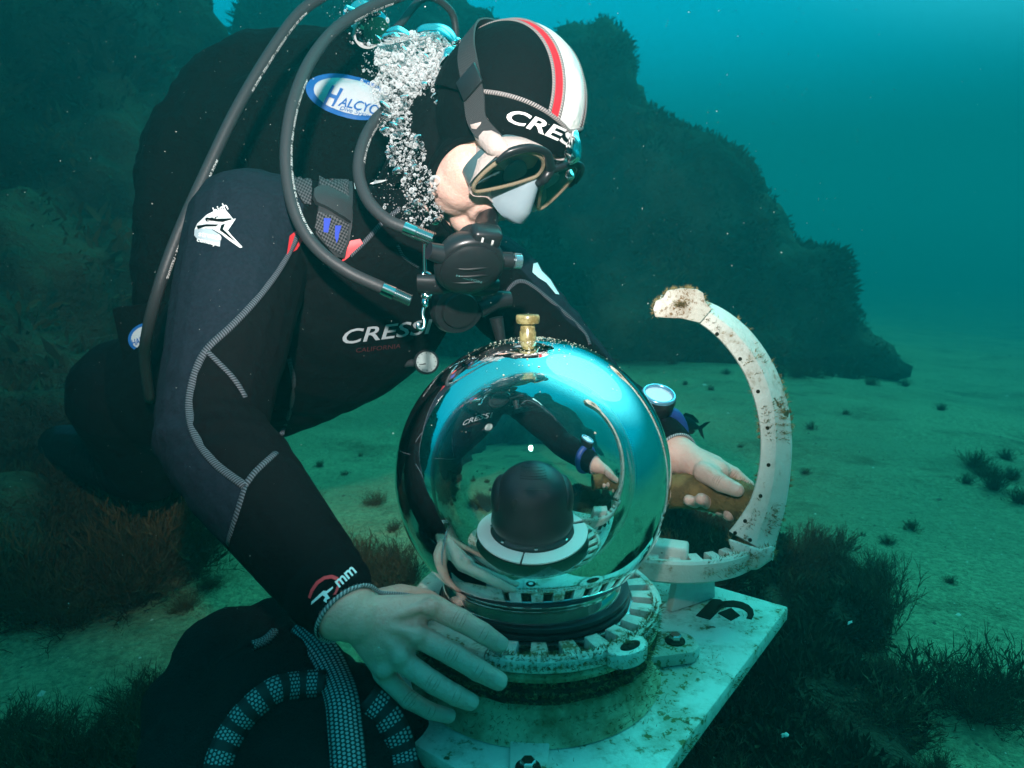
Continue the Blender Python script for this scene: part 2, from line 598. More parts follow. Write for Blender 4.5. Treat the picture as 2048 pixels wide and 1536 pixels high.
def weed_mesh(seed, branches, h, spread, twigs, w):
    rng = random.Random(seed)
    q = MB()
    def ribbon(pts, w0):
        b = len(q.v)
        n = len(pts)
        for i, p in enumerate(pts):
            d = (pts[min(i + 1, n - 1)] - pts[max(i - 1, 0)]).normalized()
            sd = d.cross(Vector((rng.uniform(-1, 1), rng.uniform(-1, 1), 0.3)))
            sd = sd.normalized() * (w0 * (1.0 - 0.75 * i / (n - 1)))
            q.v += [p - sd, p + sd]
        for i in range(n - 1):
            a = b + 2 * i
            q.face((a, a + 1, a + 3, a + 2))
    for k in range(branches):
        az = rng.uniform(0, 2 * PI)
        inc = rng.random() ** 0.7 * spread
        d = Vector((math.cos(az) * math.sin(inc), math.sin(az) * math.sin(inc), math.cos(inc)))
        p = Vector((rng.gauss(0, 0.10), rng.gauss(0, 0.10), -0.03))
        ln = h * rng.uniform(0.45, 1.05)
        pts = [p.copy()]
        for i in range(6):
            d = (d + Vector((rng.gauss(0, 0.22), rng.gauss(0, 0.22), rng.gauss(0.04, 0.15)))).normalized()
            p = p + d * ln / 6
            pts.append(p.copy())
        ribbon(pts, w)
        for j in range(twigs):
            i = rng.randint(1, 5)
            td = (d + Vector((rng.uniform(-1, 1), rng.uniform(-1, 1), rng.uniform(-0.4, 1)))).normalized()
            tp = pts[i].lerp(pts[i + 1], rng.random())
            tl = ln * rng.uniform(0.10, 0.30)
            mid = tp + td * tl * 0.5 + Vector((rng.gauss(0, 0.1), rng.gauss(0, 0.1), rng.gauss(0.05, 0.1))) * tl
            ribbon([tp, mid, tp + td * tl + Vector((0, 0, tl * 0.15))], w * 0.7)
    return q.mesh('seaweed')

WEEDS = []
for s in range(5):
    me = weed_mesh(50 + s, (130, 70, 110, 170, 60)[s], 1.0, (1.1, 1.35, 0.8, 1.45, 1.2)[s], (16, 12, 18, 13, 9)[s], (0.009, 0.020, 0.010, 0.008, 0.024)[s])
    WEEDS.append({k: (me.copy(), mm) for k, mm in (('b', M_weed), ('r', M_redweed), ('g', M_greenweed))})
for d in WEEDS:
    for k, (me, mm) in d.items():
        me.materials.append(mm)
        smooth_mesh(me, 180)
wrng = random.Random(21)
def weed(p, size, label, group, kind='b', var=None, sz=1.0):
    me = WEEDS[var if var is not None else wrng.randrange(5)][kind][0]
    o = bpy.data.objects.new('seaweed_clump', me)
    COL.objects.link(o)
    o.location = p
    o.rotation_euler = (wrng.uniform(-0.2, 0.2), wrng.uniform(-0.2, 0.2), wrng.uniform(0, 6.28))
    s = size * wrng.uniform(0.85, 1.15)
    o.scale = (s, s, s * sz)
    tag(o, label, 'seaweed', group)
    return o

def on_sand(u, vv):
    p = pxz(u, vv, 0.0)
    p.z = sea_z(p.x, p.y) - 0.005
    return p
def t_of(p):
    return (p - CP).dot(FW)

# loose tufts on the open sand: (pixel of the foot, width in pixels), by the things they grow beside
GS = 'seaweed tufts on the sand'
for lab, lst in (
    ('small round seaweed tuft alone on open sand beyond the algae bed beside the white plate', [(1822, 1068, 40), (1775, 1095, 45), (1900, 1175, 40), (1725, 1080, 18), (1995, 1290, 22)]),
    ('dark seaweed tuft in a loose patch far out on the open sand', [(1945, 955, 70), (2010, 940, 45), (1985, 1000, 80), (2035, 1020, 60), (1930, 990, 40), (1965, 970, 60), (2020, 975, 50), (1880, 830, 26)]),
    ('seaweed tuft on sand at the foot of the stepped reef rock', [(1740, 770, 40), (1810, 760, 34), (1690, 850, 22), (1660, 745, 50), (1590, 770, 60), (1620, 760, 70), (1550, 775, 60), (1700, 745, 60)]),
    ('small seaweed tuft on sand seen through the arch of the white guard hoop', [(1450, 770, 26), (1480, 905, 16), (1345, 745, 30), (1420, 800, 20), (1370, 790, 18)]),
    ('seaweed tuft on sand just behind the white guard hoop', [(1620, 880, 30), (1610, 960, 24)]),
    ('feathery seaweed tuft on sand between the diver\'s arm and the glass dome', [(620, 995, 60), (750, 1005, 55), (690, 940, 22), (790, 1060, 50), (640, 925, 30), (610, 960, 26), (720, 900, 20)]),
    ('dark seaweed tuft on the sand behind the glass dome', [(860, 900, 20), (1010, 880, 20), (935, 960, 30), (1190, 900, 30), (1000, 930, 34), (890, 990, 40)])):
    for u, vv, w in lst:
        p = on_sand(u, vv)
        weed(p, w / FPX * t_of(p) * 0.62, lab, GS)
# big single bush in the corner of the sand
p = on_sand(1945, 1440)
weed(p, 0.125, 'large round dark bush of seaweed standing alone on sand beside the algae bed', None, 'b', 3)
weed(p + Vector((0.07, 0.03, 0)), 0.10, 'smaller seaweed bush leaning against the large round bush', None, 'b', 1)
weed(p + Vector((-0.05, 0.05, 0)), 0.09, 'low seaweed bush behind the large round bush', None, 'b', 4)
p = on_sand(1880, 1560)
weed(p, 0.04, 'little seaweed tuft at the edge of the algae bed below the round bush', None, 'b', 0)

# bits of shell and gravel on the sand, far too many to count
rng = random.Random(31)
q = MB()
for k in range(2600):
    u, v_ = rng.uniform(-100, 2150), rng.uniform(620, 1600)
    p = on_sand(u, v_)
    r = rng.lognormvariate(0, 0.5) * 0.0022 * (0.5 + 0.4 * t_of(p))
    n_ = 6
    b0 = len(q.v)
    ph_ = rng.uniform(0, 6)
    rad_ = [r * rng.uniform(0.5, 1.3) for _ in range(n_)]
    q.v.append(p + Vector((0, 0, 0.005 + r * 0.5)))
    for i in range(n_):
        a = ph_ + 2 * PI * i / n_
        q.v.append(p + Vector((math.cos(a) * rad_[i], math.sin(a) * rad_[i], 0.003)))
    m_ = 0 if rng.random() < 0.35 else 1
    for i in range(n_):
        q.face((b0, b0 + 1 + i, b0 + 1 + (i + 1) % n_), m_)
gr = obj('sand_grit', q, [mat('grit_pale', (0.5, 0.5, 0.38), 0.8), mat('grit_dark', (0.09, 0.085, 0.05), 0.9)], ang=180, kind='stuff')
gr['label'] = 'shell bits and gravel scattered over the sand'

# ------------------------------------------------------------------ the camera station
K = 0.815
D = px(1065, 947, 0.75)                      # centre of the dome
R_D = 0.1457
AX = Vector((D.x + 0.004, D.y, 0))
ZR = D.z - 0.1345                            # top of the slotted ring
ZP = CAM_H - 0.450                           # top of the base plate

def white_plastic(name, white, stain, dens_lo, dens_hi, scale=14.0, moss=(0.09, 0.075, 0.022)):
    m = mat(name, white, 0.45, spec=0.4)
    f1 = noise_fac(m, scale, 7, 0.72, dens_lo, dens_hi)
    f2 = noise_fac(m, scale * 9, 4, 0.7, 0.52, 0.62)
    f3 = noise_fac(m, 38, 3, 0.5, 0.70, 0.73)
    mul = N(m, 'ShaderNodeMath', operation='MULTIPLY'); L(m, f1, mul.inputs[0]); L(m, f2, mul.inputs[1])
    add = N(m, 'ShaderNodeMath', operation='MULTIPLY_ADD'); L(m, f1, add.inputs[0]); add.inputs[1].default_value = 0.55; L(m, mul.outputs[0], add.inputs[2])
    add.use_clamp = True
    c = mixc(m, add.outputs[0], white, stain)
    c = mixc(m, f3, c, moss)
    L(m, c, bsdf(m).inputs['Base Color'])
    r = N(m, 'ShaderNodeMapRange'); L(m, add.outputs[0], r.inputs[0]); r.inputs[3].default_value = 0.42; r.inputs[4].default_value = 0.95
    L(m, r.outputs[0], bsdf(m).inputs['Roughness'])
    bump(m, noise_fac(m, 60, 5, 0.7, 0.3, 0.8), 0.25, 0.004)
    return m
M_ring = white_plastic('ring_plastic', (0.72, 0.71, 0.63), (0.20, 0.15, 0.06), 0.44, 0.62)
M_plate = white_plastic('plate_plastic', (0.70, 0.72, 0.64), (0.17, 0.16, 0.06), 0.42, 0.62, 10.0)
M_arm = white_plastic('arm_plastic', (0.68, 0.65, 0.57), (0.26, 0.17, 0.08), 0.50, 0.70, 16.0)
M_bracket = white_plastic('bracket_plastic', (0.66, 0.65, 0.57), (0.24, 0.17, 0.08), 0.48, 0.68, 16.0)
M_ped = two_tone('pedestal_growth', (0.52, 0.52, 0.33), (0.22, 0.19, 0.09), 18, 0.35, 0.65, 0.95, 0.5, 0.006, 70, 0.2)
M_collar = two_tone('collar_growth', (0.035, 0.026, 0.016), (0.075, 0.05, 0.024), 45, 0.4, 0.6, 0.95, 0.8, 0.006, 130, 0.2)
M_dark = mat('slot_dark', (0.022, 0.02, 0.012), 0.95, spec=0.1)
M_steel = mat('steel', (0.62, 0.62, 0.60), 0.22, 1.0)
M_black = mat('black_rubber', (0.010, 0.010, 0.011), 0.4)
M_fuzz = mat('algae_fuzz', (0.085, 0.075, 0.025), 0.95, spec=0.1)
L(M_fuzz, mixc(M_fuzz, noise_fac(M_fuzz, 60, 3, 0.6, 0.35, 0.65), (0.16, 0.115, 0.045), (0.34, 0.26, 0.12)), bsdf(M_fuzz).inputs['Base Color'])

M_dome = bpy.data.materials.new('dome_acrylic')
M_dome.use_nodes = True
_n = M_dome.node_tree
_n.nodes.clear()
_o = _n.nodes.new('ShaderNodeOutputMaterial')
_g = _n.nodes.new('ShaderNodeBsdfGlass')
_g.inputs['IOR'].default_value = 1.0 / 1.333       # air inside, water outside
_g.inputs['Roughness'].default_value = 0.0
_g.inputs['Color'].default_value = (0.97, 0.98, 0.97, 1)
_n.links.new(_g.outputs[0], _o.inputs[0])

st = thing('camera_station', 'clear glass dome camera housing on a white algae-stained base plate', 'camera housing', (AX.x, AX.y, ZP))
def lat(r, z):
    return (r, z)

# glass dome: sphere cap that narrows to a cylindrical neck
q = MB()
R_N = 0.0945
prof = []
ph1 = math.asin(R_N / R_D)
for i in range(61):
    ph = (PI - ph1) * i / 60
    prof.append((max(R_D * math.sin(ph), 0.0), R_D * math.cos(ph)))
zb = prof[-1][1]
for i in range(1, 6):
    prof.append((R_N + 0.0035 * math.sin(i / 5 * PI / 2), zb - 0.0022 * i))
prof.append((0.0, prof[-1][1] - 0.0005))
q.lathe(prof, 128, (AX.x - 0.004, AX.y, D.z))
dome = obj('glass_dome', q, M_dome, st, ang=180)
z_neck = D.z + prof[-2][1]

# black gasket and chrome lip under the glass
q = MB()
q.lathe([(0.0, 0.0), (0.0985, 0.0), (0.1015, -0.001), (0.1022, -0.0045), (0.0995, -0.0055), (0.0995, -0.0065), (0.1030, -0.0075), (0.1035, -0.0115), (0.101, -0.013), (0.0, -0.013)], 96, (AX.x, AX.y, z_neck - 0.0015))
obj('gasket', q, M_black, st)
q = MB()
q.lathe([(0.1020, -0.0005), (0.1065, -0.0012), (0.1065, -0.004), (0.1020, -0.004)], 96, (AX.x, AX.y, z_neck - 0.0148))
obj('steel_lip', q, M_steel, st)

# slotted white clamp ring: each bar between two slots is a piece
def slotted_ring(parent, c, r0, r1, z1, h, a0, a1, nslots, mring, name, slot_frac=0.45, rim=0.010, depth=0.012):
    """flat ring sector; slots are recessed between raised bars"""
    e1, e2 = Vector((1, 0, 0)), Vector((0, 1, 0))
    def P(r, a, z):
        return Vector((c[0] + math.cos(a) * r, c[1] + math.sin(a) * r, z))
    b = MB()
    ns = max(24, int((a1 - a0) * 24))
    closed = abs((a1 - a0) - 2 * PI) < 1e-3
    prof = [(r0, -h), (r0, -depth), (r0 + 0.001, -depth), (r1 - rim, -depth), (r1 - rim, -0.0015), (r1 - rim + 0.0015, 0.0), (r1 - 0.003, 0.0), (r1, -0.003), (r1, -h + 0.003), (r1 - 0.003, -h), (r0, -h)]
    base = len(b.v)
    for r, z in prof:
        for k in range(ns + 1):
            b.v.append(P(r, a0 + (a1 - a0) * k / ns, z1 + z))
    for i in range(len(prof) - 1):
        for k in range(ns):
            A = base + i * (ns + 1) + k
            Bq = A + ns + 1
            b.face((A, A + 1, Bq + 1, Bq), 1 if i in (1, 2) else 0)
    if not closed:
        b.face([base + i * (ns + 1) for i in range(len(prof) - 1)], 0)
        b.face([base + i * (ns + 1) + ns for i in range(len(prof) - 1)][::-1], 0)
    body = obj(name, b, [mring, M_dark], parent)
    step = (a1 - a0) / nslots
    for s in range(nslots):
        am = a0 + step * (s + 0.5)
        w = step * (1 - slot_frac) * 0.5
        bb = MB()
        pts = []
        vs = []
        for (rr, aa) in ((r0 + 0.0012, am - w), (r1 - rim + 0.001, am - w), (r1 - rim + 0.001, am), (r1 - rim + 0.001, am + w), (r0 + 0.0012, am + w), (r0 + 0.0012, am)):
            vs.append((rr, aa))
        bm = bmesh.new()
        top = [bm.verts.new(P(r, a, z1 - 0.0004)) for r, a in vs]
        bot = [bm.verts.new(P(r, a, z1 - depth - 0.001)) for r, a in vs]
        bm.faces.new(top)
        n = len(vs)
        for k in range(n):
            bm.faces.new((top[k], bot[k], bot[(k + 1) % n], top[(k + 1) % n]))
        bmesh.ops.recalc_face_normals(bm, faces=bm.faces[:])
        bmesh.ops.bevel(bm, geom=[e for e in bm.edges if all(x in top for x in e.verts)], offset=0.0012, segments=2, profile=0.5, affect='EDGES')
        bb.from_bm(bm)
        obj('ring_bar', bb, mring, body)
    return body
C0 = (AX.x, AX.y)
RO = 0.1365
ring = slotted_ring(st, C0, 0.1035, RO, ZR, 0.016, math.radians(-112), math.radians(48), 11, M_ring, 'clamp_ring')
# the smooth block at the ring's left and the far half of the ring
q = MB()
q.lathe([(0.1035, -0.016), (0.1035, 0.0), (RO - 0.003, 0.0), (RO, -0.003), (RO, -0.016), (0.1035, -0.016)], 40, (C0[0], C0[1], ZR), a0=math.radians(-138), a1=math.radians(-112.6), capends=True, ref=Vector((1, 0, 0)))
obj('ring_end_block', q, M_ring, ring)
q = MB()
q.lathe([(0.1035, -0.016), (0.1035, -0.004), (RO - 0.003, -0.004), (RO, -0.007), (RO, -0.016), (0.1035, -0.016)], 60, (C0[0], C0[1], ZR), a0=math.radians(49), a1=math.radians(221), capends=True, ref=Vector((1, 0, 0)))
obj('ring_rear_half', q, M_ring, ring)
# lug with an oblong hole at the ring's front right
la = math.radians(-53)
rad = Vector((math.cos(la), math.sin(la), 0)); tan = Vector((-math.sin(la), math.cos(la), 0))
q = MB()
outer = [(math.cos(a) * 0.024, math.sin(a) * 0.015 + 0.000) for a in [2 * PI * k / 28 for k in range(28)]]
q.prism(outer, Vector((C0[0], C0[1], ZR - 0.0155)) + rad * (RO + 0.002), tan, rad, Vector((0, 0, 1)), 0.0162, 0.003)
lug = obj('ring_lug', q, M_ring, ring)
q = MB()
q.prism([(math.cos(a) * 0.012, math.sin(a) * 0.006 + 0.002) for a in [2 * PI * k / 20 for k in range(20)]], Vector((C0[0], C0[1], ZR - 0.0005)) + rad * (RO + 0.004), tan, rad, Vector((0, 0, 1)), 0.0026, 0.0006)
obj('lug_hole', q, M_collar, ring)

# lower flange, dark overgrown collar, pedestal
q = MB()
q.lathe([(0.10, 0.0), (0.1325, -0.001), (0.1350, -0.004), (0.1335, -0.009), (0.126, -0.012), (0.10, -0.012)], 96, (C0[0], C0[1], ZR - 0.0165))
flange = obj('lower_flange', q, M_ped, st)
q = MB()
q.lathe([(0.11, 0.0), (0.127, -0.001), (0.1325, -0.006), (0.132, -0.011), (0.126, -0.014), (0.1305, -0.017), (0.129, -0.022), (0.118, -0.024), (0.11, -0.024)], 96, (C0[0], C0[1], ZR - 0.0288))
for i, p in enumerate(q.v):
    d = 0.003 * noise.noise(p * 90)
    q.v[i] = p + Vector((p.x - C0[0], p.y - C0[1], 0)).normalized() * d
collar = obj('overgrown_collar', q, M_collar, st)
zt = ZR - 0.0525 - ZP
q = MB()
q.lathe([(0.08, zt + 0.001), (0.122, zt), (0.125, zt * 0.72), (0.129, zt * 0.35), (0.134, 0.006), (0.139, 0.0015), (0.08, 0.0015)], 96, (C0[0], C0[1], ZP))
ped = obj('pedestal', q, M_ped, st)

# base plate
nP = Vector((0.796, -0.604, 0)).normalized(); mP = Vector((0.604, 0.796, 0)).normalized()
q = MB()
m0, m1, n0, n1 = -0.175, 0.315, -0.13, 0.187
cP = AX + Vector((0, 0, ZP - 0.020))
q.prism([(n0, m0), (n1, m0), (n1, m1), (n0, m1)], cP, nP, mP, Vector((0, 0, 1)), 0.020, bev=0.003)
plate = obj('base_plate', q, M_plate, st)
# skirt under the plate
q = MB()
q.prism([(n0 + 0.03, m0 + 0.03), (n1 - 0.08, m0 + 0.03), (n1 - 0.08, m1 - 0.10), (n0 + 0.03, m1 - 0.10)], cP + Vector((0, 0, -0.215)), nP, mP, Vector((0, 0, 1)), 0.2145, bev=0.01)
obj('plinth', q, M_collar, st)
# gussets with bolts on the plate
def gusset(ang, rr, sx=0.030, gh=0.016):
    a = math.radians(ang)
    r_ = Vector((math.cos(a), math.sin(a), 0)); t_ = Vector((-r_.y, r_.x, 0))
    p = MB()
    p.prism([(-sx, -0.055), (sx, -0.055), (sx * 0.8, 0.02), (sx * 0.4, 0.032), (-sx * 0.4, 0.032), (-sx * 0.8, 0.02)], AX + Vector((0, 0, ZP + 0.001)) + r_ * rr, t_, r_, Vector((0, 0, 1)), gh, min(0.004, gh * 0.4))
    g = obj('foot_lug', p, M_plate, st)
    p = MB()
    cc = AX + Vector((0, 0, ZP + gh + 0.0005)) + r_ * (rr + 0.006)
    p.lathe([(0.0115, 0), (0.0115, 0.002), (0.0, 0.0025)], 24, cc)
    obj('washer', p, M_collar, g)
    p = MB()
    p.lathe([(0.0072, 0.002), (0.0072, 0.0085), (0.006, 0.0095), (0.0, 0.0095)], 6, cc)
    obj('bolt', p, M_steel, g)
gusset(8, 0.158); gusset(-94, 0.1625, 0.02, 0.004)
# dark recesses of a latch on the plate
def plate_px(u, vv):
    p = pxz(u, vv, ZP)
    return p
def recess(pts, name='plate_slot', m=M_dark, z=0.0012):
    p = MB()
    vs = [plate_px(*x) + Vector((0, 0, z)) for x in pts]
    n = len(vs)
    p.add(vs + [x + Vector((0, 0, -0.006)) for x in vs], [list(range(n))] + [(k, (k + 1) % n, n + (k + 1) % n, n + k) for k in range(n)])
    return obj(name, p, m, plate)
recess([(1392, 1232), (1424, 1199), (1440, 1200), (1452, 1208), (1420, 1240)])
recess([(1436, 1227), (1462, 1217), (1480, 1232), (1462, 1242)])
arc = []
for k in range(9):
    a = math.radians(150 - k * 22)
    arc.append((1462 + 46 * math.cos(a), 1228 - 26 * math.sin(a)))
arc += [(1462 + 34 * math.cos(math.radians(150 - k * 22)), 1230 - 16 * math.sin(math.radians(150 - k * 22))) for k in range(8, -1, -1)]
recess(arc)
# upright white fin behind the latch
q = MB()
p0, p1 = pxz(1342, 1215, ZP), pxz(1418, 1190, ZP)
ex = (p1 - p0).normalized()
q.prism([(-0.01, 0), ((p1 - p0).length, 0), ((p1 - p0).length * 0.96, 0.028), (0.0, 0.052)], p0 + Vector((0, 0, 0.001)), ex, Vector((0, 0, 1)), ex.cross(Vector((0, 0, 1))), 0.012, 0.002)
obj('plate_fin', q, M_bracket, st)

# knob on top of the dome
M_amber = mat('amber_acrylic', (0.42, 0.34, 0.14), 0.25, 0.0, 0.5)
bsdf(M_amber).inputs['Transmission Weight'].default_value = 0.35
L(M_amber, mixc(M_amber, noise_fac(M_amber, 120, 4, 0.6, 0.45, 0.6), (0.42, 0.36, 0.16), (0.22, 0.17, 0.06)), bsdf(M_amber).inputs['Base Color'])
kt = px(1055, 690, 0.742)
kz = D.z + R_D
kc = Vector((D.x - 0.006, D.y - 0.012, kz))
q = MB()
q.lathe([(0.0, -0.012), (0.010, -0.012), (0.0105, -0.006), (0.0085, -0.0045), (0.0085, 0.008), (0.0075, 0.0095), (0.0075, 0.015), (0.0115, 0.0165), (0.0122, 0.019), (0.0122, 0.0235), (0.0112, 0.025), (0.0, 0.025)], 32, kc)
obj('dome_knob', q, M_amber, st)

# algae hairs on a mesh object (too many to count)
def fuzz(o, count, ln, lo, name='algae_fuzz', zmin=None, seed=1, zw=None, wid=0.00028, scale=14.0, m=None):
    rng = random.Random(seed)
    me = o.data
    org = world_org(o)
    polys = list(me.polygons)
    wts = [p.area for p in polys]
    b = MB()
    tries = 0
    vts = me.vertices
    for p in rng.choices(polys, wts, k=count):
        n = p.normal
        if n.z < -0.3:
            continue
        vs = [vts[i].co for i in p.vertices]
        ws = [rng.random() for _ in vs]
        sm = sum(ws)
        c = Vector((0, 0, 0))
        for w_, x in zip(ws, vs):
            c += x * (w_ / sm)
        f = noise.noise((c + org) * scale) * 0.5 + 0.5 + 0.25 * noise.noise((c + org) * scale * 4)
        if f < lo:
            continue
        c = c + org
        d = (n + Vector((rng.uniform(-1, 1), rng.uniform(-1, 1), rng.uniform(-0.6, 1))) * 0.8).normalized()
        l_ = ln * rng.uniform(0.4, 1.4)
        s = d.cross(Vector((rng.uniform(-1, 1), rng.uniform(-1, 1), rng.uniform(-1, 1)))).normalized() * wid
        e = c + d * l_ + Vector((rng.uniform(-1, 1), rng.uniform(-1, 1), rng.uniform(-1, 1))) * l_ * 0.35
        mid = c + d * l_ * 0.5
        k = len(b.v)
        b.v += [c - s, c + s, mid + s, mid - s, e]
        b.face((k, k + 1, k + 2, k + 3)); b.face((k + 3, k + 2, k + 4))
    par = o if o.parent is None or o.parent.parent is None else o.parent
    return obj(name, b, m or M_fuzz, par, ang=180, kind='stuff')
fuzz(ring, 12000, 0.0045, 0.50, seed=2)
fuzz(flange, 9000, 0.0045, 0.35, seed=3)
fuzz(collar, 16000, 0.006, 0.2, seed=4)
fuzz(ped, 9000, 0.0045, 0.4, seed=5)
fuzz(plate, 22000, 0.0045, 0.54, seed=6, scale=12)
fuzz(lug, 500, 0.005, 0.4, seed=8)

# ------------------------------------------------------------------ camera inside the dome
M_cam = mat('camera_shell', (0.010, 0.012, 0.015), 0.40, spec=0.5)
M_tray = mat('tray_white', (0.80, 0.82, 0.80), 0.5)
zc = D.z - 0.104
ct = thing('dome_camera', 'black round-headed pan and tilt camera standing inside the glass dome', 'camera', (AX.x - 0.004, AX.y, zc))
cc = Vector((AX.x - 0.004, AX.y, zc))
q = MB()
q.lathe([(0.0, -0.010), (0.066, -0.010), (0.070, 0.004), (0.089, 0.0105), (0.089, 0.012), (0.0, 0.012)], 64, cc)
obj('mount', q, M_black, ct)
# white printed ring, two gaps
for a0, a1 in ((-100, 8), (14, 258)):
    q = MB()
    q.lathe([(0.066, 0.013), (0.066, 0.0155), (0.088, 0.0155), (0.088, 0.013)], 48, cc, a0=math.radians(a0), a1=math.radians(a1), ref=Vector((1, 0, 0)), capends=True)
    obj('white_ring', q, M_tray, ct)
q = MB()
q.lathe([(0.0, 0.0125), (0.0645, 0.0125), (0.0645, 0.019), (0.060, 0.022), (0.060, 0.030), (0.0, 0.030)], 64, cc)
base = obj('camera_base', q, M_cam, ct)
HZ = 0.068
q = MB()
hr = 0.0545
prof = [(0.0, 0.026), (0.0615, 0.026), (0.0635, 0.033), (0.0615, 0.044), (0.0565, 0.058)]
for k in range(1, 15):
    a = k / 14 * PI / 2
    prof.append((hr * math.cos(a), HZ + hr * 0.98 * math.sin(a)))
q.lathe(prof, 64, cc)
head = obj('camera_head', q, M_cam, ct)
hb = bvh_of(head.data, world_org(head))
# side cheeks of the rotating head
for s in (-1, 1):
    q = MB()
    q.ell(cc + Vector((s * 0.044, 0.006, 0.064)), Vector((0.018, 0, 0)), Vector((0, 0.036, 0)), Vector((0, 0, 0.036)), 24, 16)
    obj('camera_cheek', q, M_cam, ct)
# vents, groove and window
for k in range(6):
    z = 0.1080 + 0.0025 * k
    rr = hr * math.sqrt(max(0.0, 1 - ((z - HZ) / (hr * 0.98)) ** 2))
    q = MB()
    pts = [cc + Vector((math.sin(a) * (rr + 0.0004), -math.cos(a) * (rr + 0.0004), z)) for a in [(-0.018 + 0.036 * j / 8) / max(rr, 0.02) for j in range(9)]]
    q.tube(pts, 0.0009, 6)
    obj('vent_slit', q, M_black, ct)
q = MB()
q.tube([cc + Vector((math.sin(a) * 0.0465, -math.cos(a) * 0.0465, 0.0968 - 0.010 * (a / 0.8) ** 2)) for a in [-0.8 + 1.6 * j / 16 for j in range(17)]], 0.0009, 6)
obj('groove', q, M_black, ct)
q = MB()
q.ell(cc + Vector((-0.024, -0.0490, 0.078)), Vector((0.004, 0.002, 0)), Vector((-0.001, 0.002, 0)), Vector((0, 0, 0.008)), 12, 8)
obj('sensor_window', q, M_black, ct)
for k in range(8):
    a = math.radians(-90 + k * 45 + 3)
    q = MB()
    q.lathe([(0.0032, 0.0), (0.0032, 0.0018), (0.002, 0.0026), (0.0, 0.0026)], 12, cc + Vector((math.cos(a) * 0.0625, math.sin(a) * 0.0625, 0.0191)))
    obj('screw', q, M_steel, ct)

# ------------------------------------------------------------------ standing half hoop and its slotted bracket
TA = 0.875
hp = thing('guard_hoop', 'white arched guard hoop with brown algae specks standing beside the glass dome', 'guard hoop', px(1505, 1110, TA))
inner = [(1314, 632), (1362, 634), (1410, 655), (1455, 698), (1490, 752), (1512, 815), (1521, 880), (1516, 945), (1500, 1000), (1474, 1042), (1458, 1062)]
ridge = [(1318, 600), (1375, 606), (1432, 632), (1482, 676), (1522, 735), (1545, 800), (1553, 870), (1550, 945), (1538, 1010), (1522, 1060), (1512, 1092)]
outer = [(1322, 590), (1385, 594), (1447, 618), (1503, 664), (1547, 728), (1574, 800), (1584, 875), (1581, 950), (1570, 1020), (1554, 1080), (1546, 1122)]
def dens(l, per=5):
    return [tuple(p)[:2] for p in catmull([Vector((a, b, 0)) for a, b in l], per)]
I, Rg, O = dens(inner), dens(ridge), dens(outer)
q = MB()
n = len(I)
prof_t = lambda i: [px(*I[i], TA + 0.035), px(*I[i], TA + 0.002), px(I[i][0] * 0.94 + Rg[i][0] * 0.06, I[i][1] * 0.94 + Rg[i][1] * 0.06, TA), px(I[i][0] * 0.06 + Rg[i][0] * 0.94, I[i][1] * 0.06 + Rg[i][1] * 0.94, TA - 0.002), px(*Rg[i], TA), px(O[i][0] * 0.9 + Rg[i][0] * 0.1, O[i][1] * 0.9 + Rg[i][1] * 0.1, TA + 0.016), px(*O[i], TA + 0.020), px(O[i][0], O[i][1], TA + 0.036)]
for i in range(n):
    q.v += prof_t(i)
for i in range(n - 1):
    for k in range(8):
        k2 = (k + 1) % 8
        q.face((i * 8 + k, i * 8 + k2, (i + 1) * 8 + k2, (i + 1) * 8 + k))
q.face(list(range(8))[::-1]); q.face([(n - 1) * 8 + k for k in range(8)])
hoop = obj('hoop', q, M_arm, hp, ang=60)
# its head: rounded knuckle
q = MB()
cap = [(1306, 618), (1311, 602), (1326, 595), (1334, 581), (1362, 576), (1394, 578), (1407, 586), (1411, 604), (1424, 618), (1400, 646), (1362, 637), (1330, 636), (1310, 634)]
a_ = [px(u, v_, TA - 0.006) for u, v_ in cap]; b_ = [px(u, v_, TA + 0.036) for u, v_ in cap]
bm = bmesh.new()
va = [bm.verts.new(p) for p in a_]; vb = [bm.verts.new(p) for p in b_]
bm.faces.new(va); bm.faces.new(vb[::-1])
for k in range(len(cap)):
    k2 = (k + 1) % len(cap)
    bm.faces.new((va[k], vb[k], vb[k2], va[k2]))
bmesh.ops.recalc_face_normals(bm, faces=bm.faces[:])
bmesh.ops.bevel(bm, geom=bm.edges[:], offset=0.0016, segments=2, profile=0.5, affect='EDGES')
q.from_bm(bm)
knuckle = obj('knuckle', q, white_plastic('stained_plastic', (0.60, 0.56, 0.47), (0.20, 0.12, 0.06), 0.40, 0.62, 26.0), hp, ang=30)
# screw holes along the face
hv = bvh_of(hoop.data, world_org(hoop))
for (u, v_) in [(1382, 634), (1434, 668), (1480, 718), (1516, 783), (1535, 856), (1537, 930), (1521, 992), (1490, 1042), (1500, 1080), (1470, 1066)]:
    c, nn = hit(hv, u, v_, 0.0003)
    q = MB()
    q.lathe([(0.0, 0.0006), (0.0019, 0.0006), (0.0025, 0.0)], 12, c, nn)
    obj('screw_hole', q, M_dark, hp)
